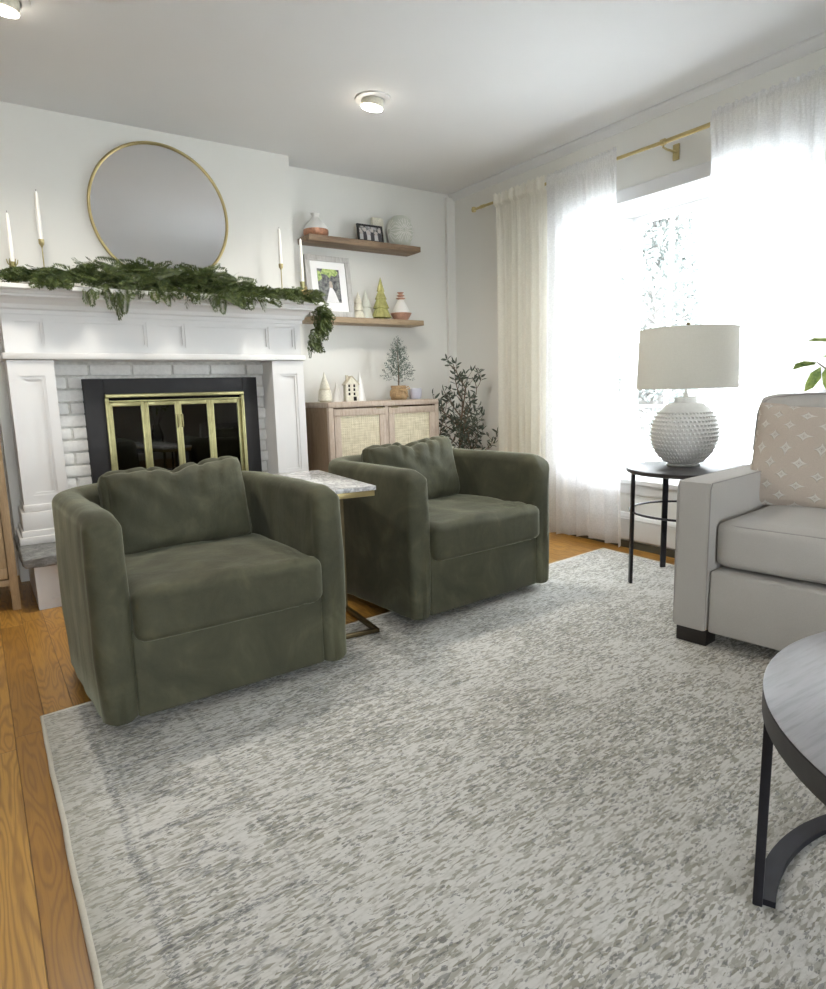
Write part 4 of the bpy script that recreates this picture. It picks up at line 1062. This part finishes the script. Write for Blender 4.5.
# ------------------------------------------------------------------ coffee table
t = thing('coffee_table', 'round black ash coffee table with metal legs at the lower right edge', 'coffee table', (1.33, .087, 0))
b = B(); lathe(b, [(0, .444), (.512, .444), (.517, .449), (.515, .4505), (0, .4505)], seg=96); obj('table_top', b, MT['sheenwood'], t, True)
b = B(); lathe(b, [(.47, .405), (.514, .405), (.517, .408), (.517, .446), (.47, .444)], seg=96)
for f in [f for f in b.faces if len(f.verts) > 4]: b.faces.remove(f)
obj('top_rim', b, MT['rim'], t, True)
for i, a in enumerate((116, 26, -64, -154)):
    b = B(); box(b, .495, .512, -.008, .008, .011, .406, .002); o = obj('leg', b, MT['blackmetal'], t, True); o.rotation_euler = (0, 0, R(a))
for a0, a1 in ((26, 116), (-154, -64)):
    b = B(); rows = []
    for k_ in range(41):
        a = R(a0+(a1-a0)*k_/40); rows.append([b.verts.new((r0*math.cos(a), r0*math.sin(a), z)) for r0, z in ((.474, .0115), (.508, .0115), (.508, .024), (.474, .024))])
    for p_, q_ in zip(rows, rows[1:]):
        for k_ in range(4): b.faces.new((p_[k_], p_[(k_+1) % 4], q_[(k_+1) % 4], q_[k_]))
    b.faces.new(rows[0]); b.faces.new(rows[-1])
    obj('base_arc', b, MT['blackmetal'], t, True)
# vase with leafy stems whose tips reach into view
t = thing('leafy_branches', 'fresh green leafy stems reaching in at the right edge above the sofa', 'plant', (1.62, .40, .4505))
b = B(); lathe(b, [(0, 0), (.05, 0), (.06, .02), (.065, .12), (.04, .20), (.035, .23), (.030, .23), (.034, .19), (.055, .11), (0, .02)], seg=28); obj('glass_vase', b, MT['clearglass'], t, True)
rg = random.Random(8); Lv = Leaves(); bm_ = B()
def twig(pts, lf):
    tube(bm_, pts, .003, 6, r1=.0012)
    for p, d, n, L, W in lf: Lv.leaf(Vector(p), Vector(d), Vector(n), L, W, .12)
# leaf tips placed where the stems end (local to the vase)
vb = Vector((1.62, .40, .4505))
tip = Vector((1.445, .655, 1.005))-vb
twig([(0, 0, .03), (-.02, .03, .28), tuple(tip*.6+Vector((0, 0, .12))), tuple(tip)], [
    (tip+Vector((.0, 0, 0)), (-1, .3, -.12), (.1, -.4, 1), .062, .026), (tip+Vector((.008, -.004, .012)), (.5, -.9, -.1), (-.3, -.4, .9), .066, .022),
    (tip+Vector((.004, -.006, -.008)), (-.35, .35, -1), (-.6, -.8, .1), .058, .024), (tip+Vector((.012, -.015, -.006)), (-.05, -.1, -1), (-.6, -.8, .2), .050, .026),
    (tip+Vector((.028, -.03, .01)), (.2, .0, -1), (-.6, -.8, .2), .055, .025), (tip+Vector((.03, -.02, .04)), (-.7, .8, .2), (.1, -.6, .8), .052, .022)])
for k_ in range(5):
    a = rg.uniform(-2.4, .2); q = Vector((math.cos(a)*.16, math.sin(a)*.16, rg.uniform(.42, .6))); pts = [(0, 0, .03), tuple(Vector((q.x*.2, q.y*.2, .25))), tuple(q)]
    twig(pts, [(q*f, rv(rg)+Vector((0, 0, .2)), rv(rg), .06, .025) for f in (.75, .8, .85, .9, .95, 1, 1)])
obj('stems', bm_, MT['bark'], t, True); obj('leaves', (Lv.v, Lv.f), MT['lime'], t, True)

# ------------------------------------------------------------------ curtain rod, curtains
RXc, RZ = 3.12, 2.235
t = thing('curtain_rod', 'brass curtain rod with ball finial above the window', 'curtain rod', (RXc, 0, 0))
b = B(); tube(b, [(0, .40, RZ-.03), (0, 2.23, RZ-.03)], .0115, 12); tube(b, [(0, 2.21, RZ-.03), (0, 3.70, RZ-.006)], .0095, 12); obj('rod', b, MT['gold'], t, True)
b = B(); tube(b, [(0, 3.66, RZ-.006), (0, 3.70, RZ-.006)], .012, 12); tube(b, [(0, 3.70, RZ-.006), (0, 3.735, RZ-.006), (0, 3.75, RZ-.006), (0, 3.775, RZ-.006), (0, 3.785, RZ-.006)], .009, 12)
lathe(b, [(0, -.02), (.014, -.016), (.019, 0), (.014, .016), (0, .02)], c=(0, 3.775, RZ-.006), seg=16); obj('finial', b, MT['gold'], t, True)
for yb_ in (2.235, 3.42, .75):
    b = B(); tube(b, [(0, yb_, RZ-.03-.0), (0, yb_, RZ-.055), (.03, yb_, RZ-.06), (.105, yb_, RZ-.06)], .006, 8); tube(b, [(-.002, yb_-.012, RZ-.03), (-.002, yb_+.012, RZ-.03)], .016, 12)
    box(b, .105, .117, yb_-.018, yb_+.018, RZ-.10, RZ-.02, .003); obj('bracket', b, MT['gold'], t, True)
def curtain(name, label, y0, y1, folds, amp, mat, z0, header, seed, y0b=None, y1b=None, tabs=False, xoff=0):
    """gathered panel from y0 (far) to y1 (near); folds deepen towards the hem"""
    rc_ = random.Random(seed); n = 220; m_ = 44; ph = [rc_.uniform(0, 6) for _ in range(6)]
    y0b = y0 if y0b is None else y0b; y1b = y1 if y1b is None else y1b; v = []; f = []
    zt = RZ+header
    for j in range(m_+1):
        if j < 8: z = zt-(.09)*j/8
        else: z = zt-.09-(zt-.09-z0)*(j-8)/(m_-8)
        g = (zt-z)/(zt-z0); gg = min(1, g*1.2)
        for i in range(n+1):
            u = i/n; uu = u+.012*math.sin(u*19+ph[0])+.02*math.sin(u*7+ph[1])+.006*math.sin(g*4+ph[2]+u*9)
            y = (y0+(y1-y0)*u)*(1-g)+(y0b+(y1b-y0b)*u)*g
            wv = math.sin(uu*folds*2*PI+ph[3])*.62+math.sin(uu*folds*1.37*2*PI+ph[4]+g*.8)*.33
            fine = math.sin(uu*folds*5.1*2*PI+ph[5])*.4*(1-gg)
            a = amp*(.55+.75*gg)
            rz_ = RZ-.03+.024*max(0, min(1, (y-2.2)/1.5))
            dz = z-rz_
            x = wv*a
            if abs(dz) < .035: x = -.017+fine*.003 if mat == 'sheer' else -.026+wv*.013    # pocket round the rod
            elif dz >= .035: x = x*.35+fine*.014-.008+.006*math.sin(i*1.9) if mat == 'sheer' else -.020+wv*.018
            else: x = x*min(1, .35+(-dz-.035)*6)+fine*.012*math.exp(dz*9)-.016*math.exp(dz*14)
            dy = .012*math.cos(uu*folds*2*PI+ph[3])*gg
            zz = z+(.006*math.sin(i*.7+ph[1]) if j == 0 else 0)
            if j == m_: zz += .012*math.sin(u*5+ph[2])
            v.append((xoff+x, y+dy, zz))
    for j in range(m_):
        for i in range(n): a = j*(n+1)+i; f.append((a, a+1, a+n+2, a+n+1))
    o = obj(name, (v, f), MT[mat], None, 'all', loc=(RXc, 0, 0)); return tag(o, label, 'curtain', 'curtain panels at the window')
curtain('linen_curtain', 'cream pleated linen curtain panel at the far left end of the rod', 3.525, 3.06, 7, .024, 'cream', .02, .03, 3, 3.50, 3.03)
curtain('sheer_curtain', 'white sheer curtain panel on the left of the window beside the cream panel', 3.05, 2.52, 6, .030, 'sheer', .02, .03, 5, 3.02, 2.43)
curtain('sheer_curtain', 'wide white sheer curtain panel over the right part of the window', 1.965, .95, 9, .028, 'sheer', .02, .03, 9, 1.97, .93)

# ------------------------------------------------------------------ baseboard heater
t = thing('baseboard_heater', 'white enamel baseboard heater along the wall under the window', 'heater', (0, 0, 0))
b = B(); prof = [(XW, .04), (XW-.045, .04), (XW-.062, .055), (XW-.062, .165), (XW-.05, .19), (XW-.03, .205), (XW, .205)]
va = [[b.verts.new((x, y, z)) for x, z in prof] for y in (1.0, 3.0)]
for i in range(len(prof)): j = (i+1) % len(prof); b.faces.new((va[0][i], va[0][j], va[1][j], va[1][i]))
b.faces.new(va[0]); b.faces.new(va[1][::-1]); obj('heater_cover', b, MT['heater'], t)
b = B(); box(b, XW-.056, XW, 1.0, 3.0, .0, .04); obj('recess_shade_block', b, MT['gap'], t)  # solid dark block in place of the shaded recess below the cover
b = B(); box(b, XW-.064, XW-.046, 1.0, 3.0, .172, .178); obj('damper', b, MT['trim'], t)

# ------------------------------------------------------------------ recessed ceiling lights
for i, (x, y, lb) in enumerate(((1.866, 3.051, 'lit recessed ceiling spotlight near the centre of the ceiling'), (.262, 3.02, 'lit recessed ceiling spotlight cut off at the top left corner'))):
    t = thing('recessed_light', lb, 'ceiling light', (x, y, H), 0, 'recessed ceiling lights')
    b = B(); lathe(b, [(.060, 0), (.092, 0), (.090, -.006), (.062, -.010)], seg=48)
    for f in [f for f in b.faces if len(f.verts) > 4]: b.faces.remove(f)
    obj('trim_ring', b, MT['trim'], t, True)
    b = B(); lathe(b, [(0, -.001), (.056, -.001), (.056, -.034), (.052, -.040), (0, -.040)], seg=40); o = obj('gimbal', b, MT['oattop'], t, True); o.rotation_euler = (R(10), R(6), 0)
    b = B(); lathe(b, [(0, -.0405), (.0555, -.0405), (.052, -.046), (0, -.049)], seg=40); o2 = obj('lens', b, MT['bulb'], t, True); o2.rotation_euler = (R(10), R(6), 0)
    l = bpy.data.lights.new('spot', 'SPOT'); l.energy = 30; l.spot_size = R(155); l.spot_blend = .8; l.color = (1, .94, .84); l.shadow_soft_size = .10
    lo = bpy.data.objects.new('lamp_light', l); COL.objects.link(lo); lo.location = (0, 0, -.06); lo.parent = t

# ------------------------------------------------------------------ garden beyond the window
def garden(x, y, h, r, label, seed, n):
    rg = random.Random(seed); t = thing('garden_tree', label, 'tree', (x, y, -.6), 0, 'trees outside the window'); Lv = Leaves(); bm_ = B()
    tube(bm_, [(0, 0, 0), (.1, 0, h*.4), (0, .1, h*.75), (0, 0, h)], .10, 8, r1=.02)
    for i in range(n):
        f = rg.uniform(.18, 1); a = rg.uniform(0, 2*PI); L = r*(1.15-f)*rg.uniform(.6, 1.1); d = Vector((math.cos(a), math.sin(a), rg.uniform(-.1, .5))).normalized()
        p = Vector((0, 0, h*f)); e = p+d*L; tube(bm_, [tuple(p), tuple(p+d*L*.5+Vector((0, 0, .05))), tuple(e)], .018, 4, r1=.005)
        for k_ in range(26):
            q = p+d*L*rg.uniform(.25, 1.05)+rv(rg)*.16; Lv.leaf(q, rv(rg), rv(rg), rg.uniform(.06, .12), .045)
    obj('trunk', bm_, MT['outbark'], t); obj('leaves', (Lv.v, Lv.f), MT['outleaf'], t)
garden(7.2, 5.2, 4.2, 1.5, 'pale tree seen through the bare window pane to the left', 1, 230)
garden(9.4, 6.35, 3.6, 1.4, 'pale bushy tree seen through the bare window pane to the right', 2, 200)
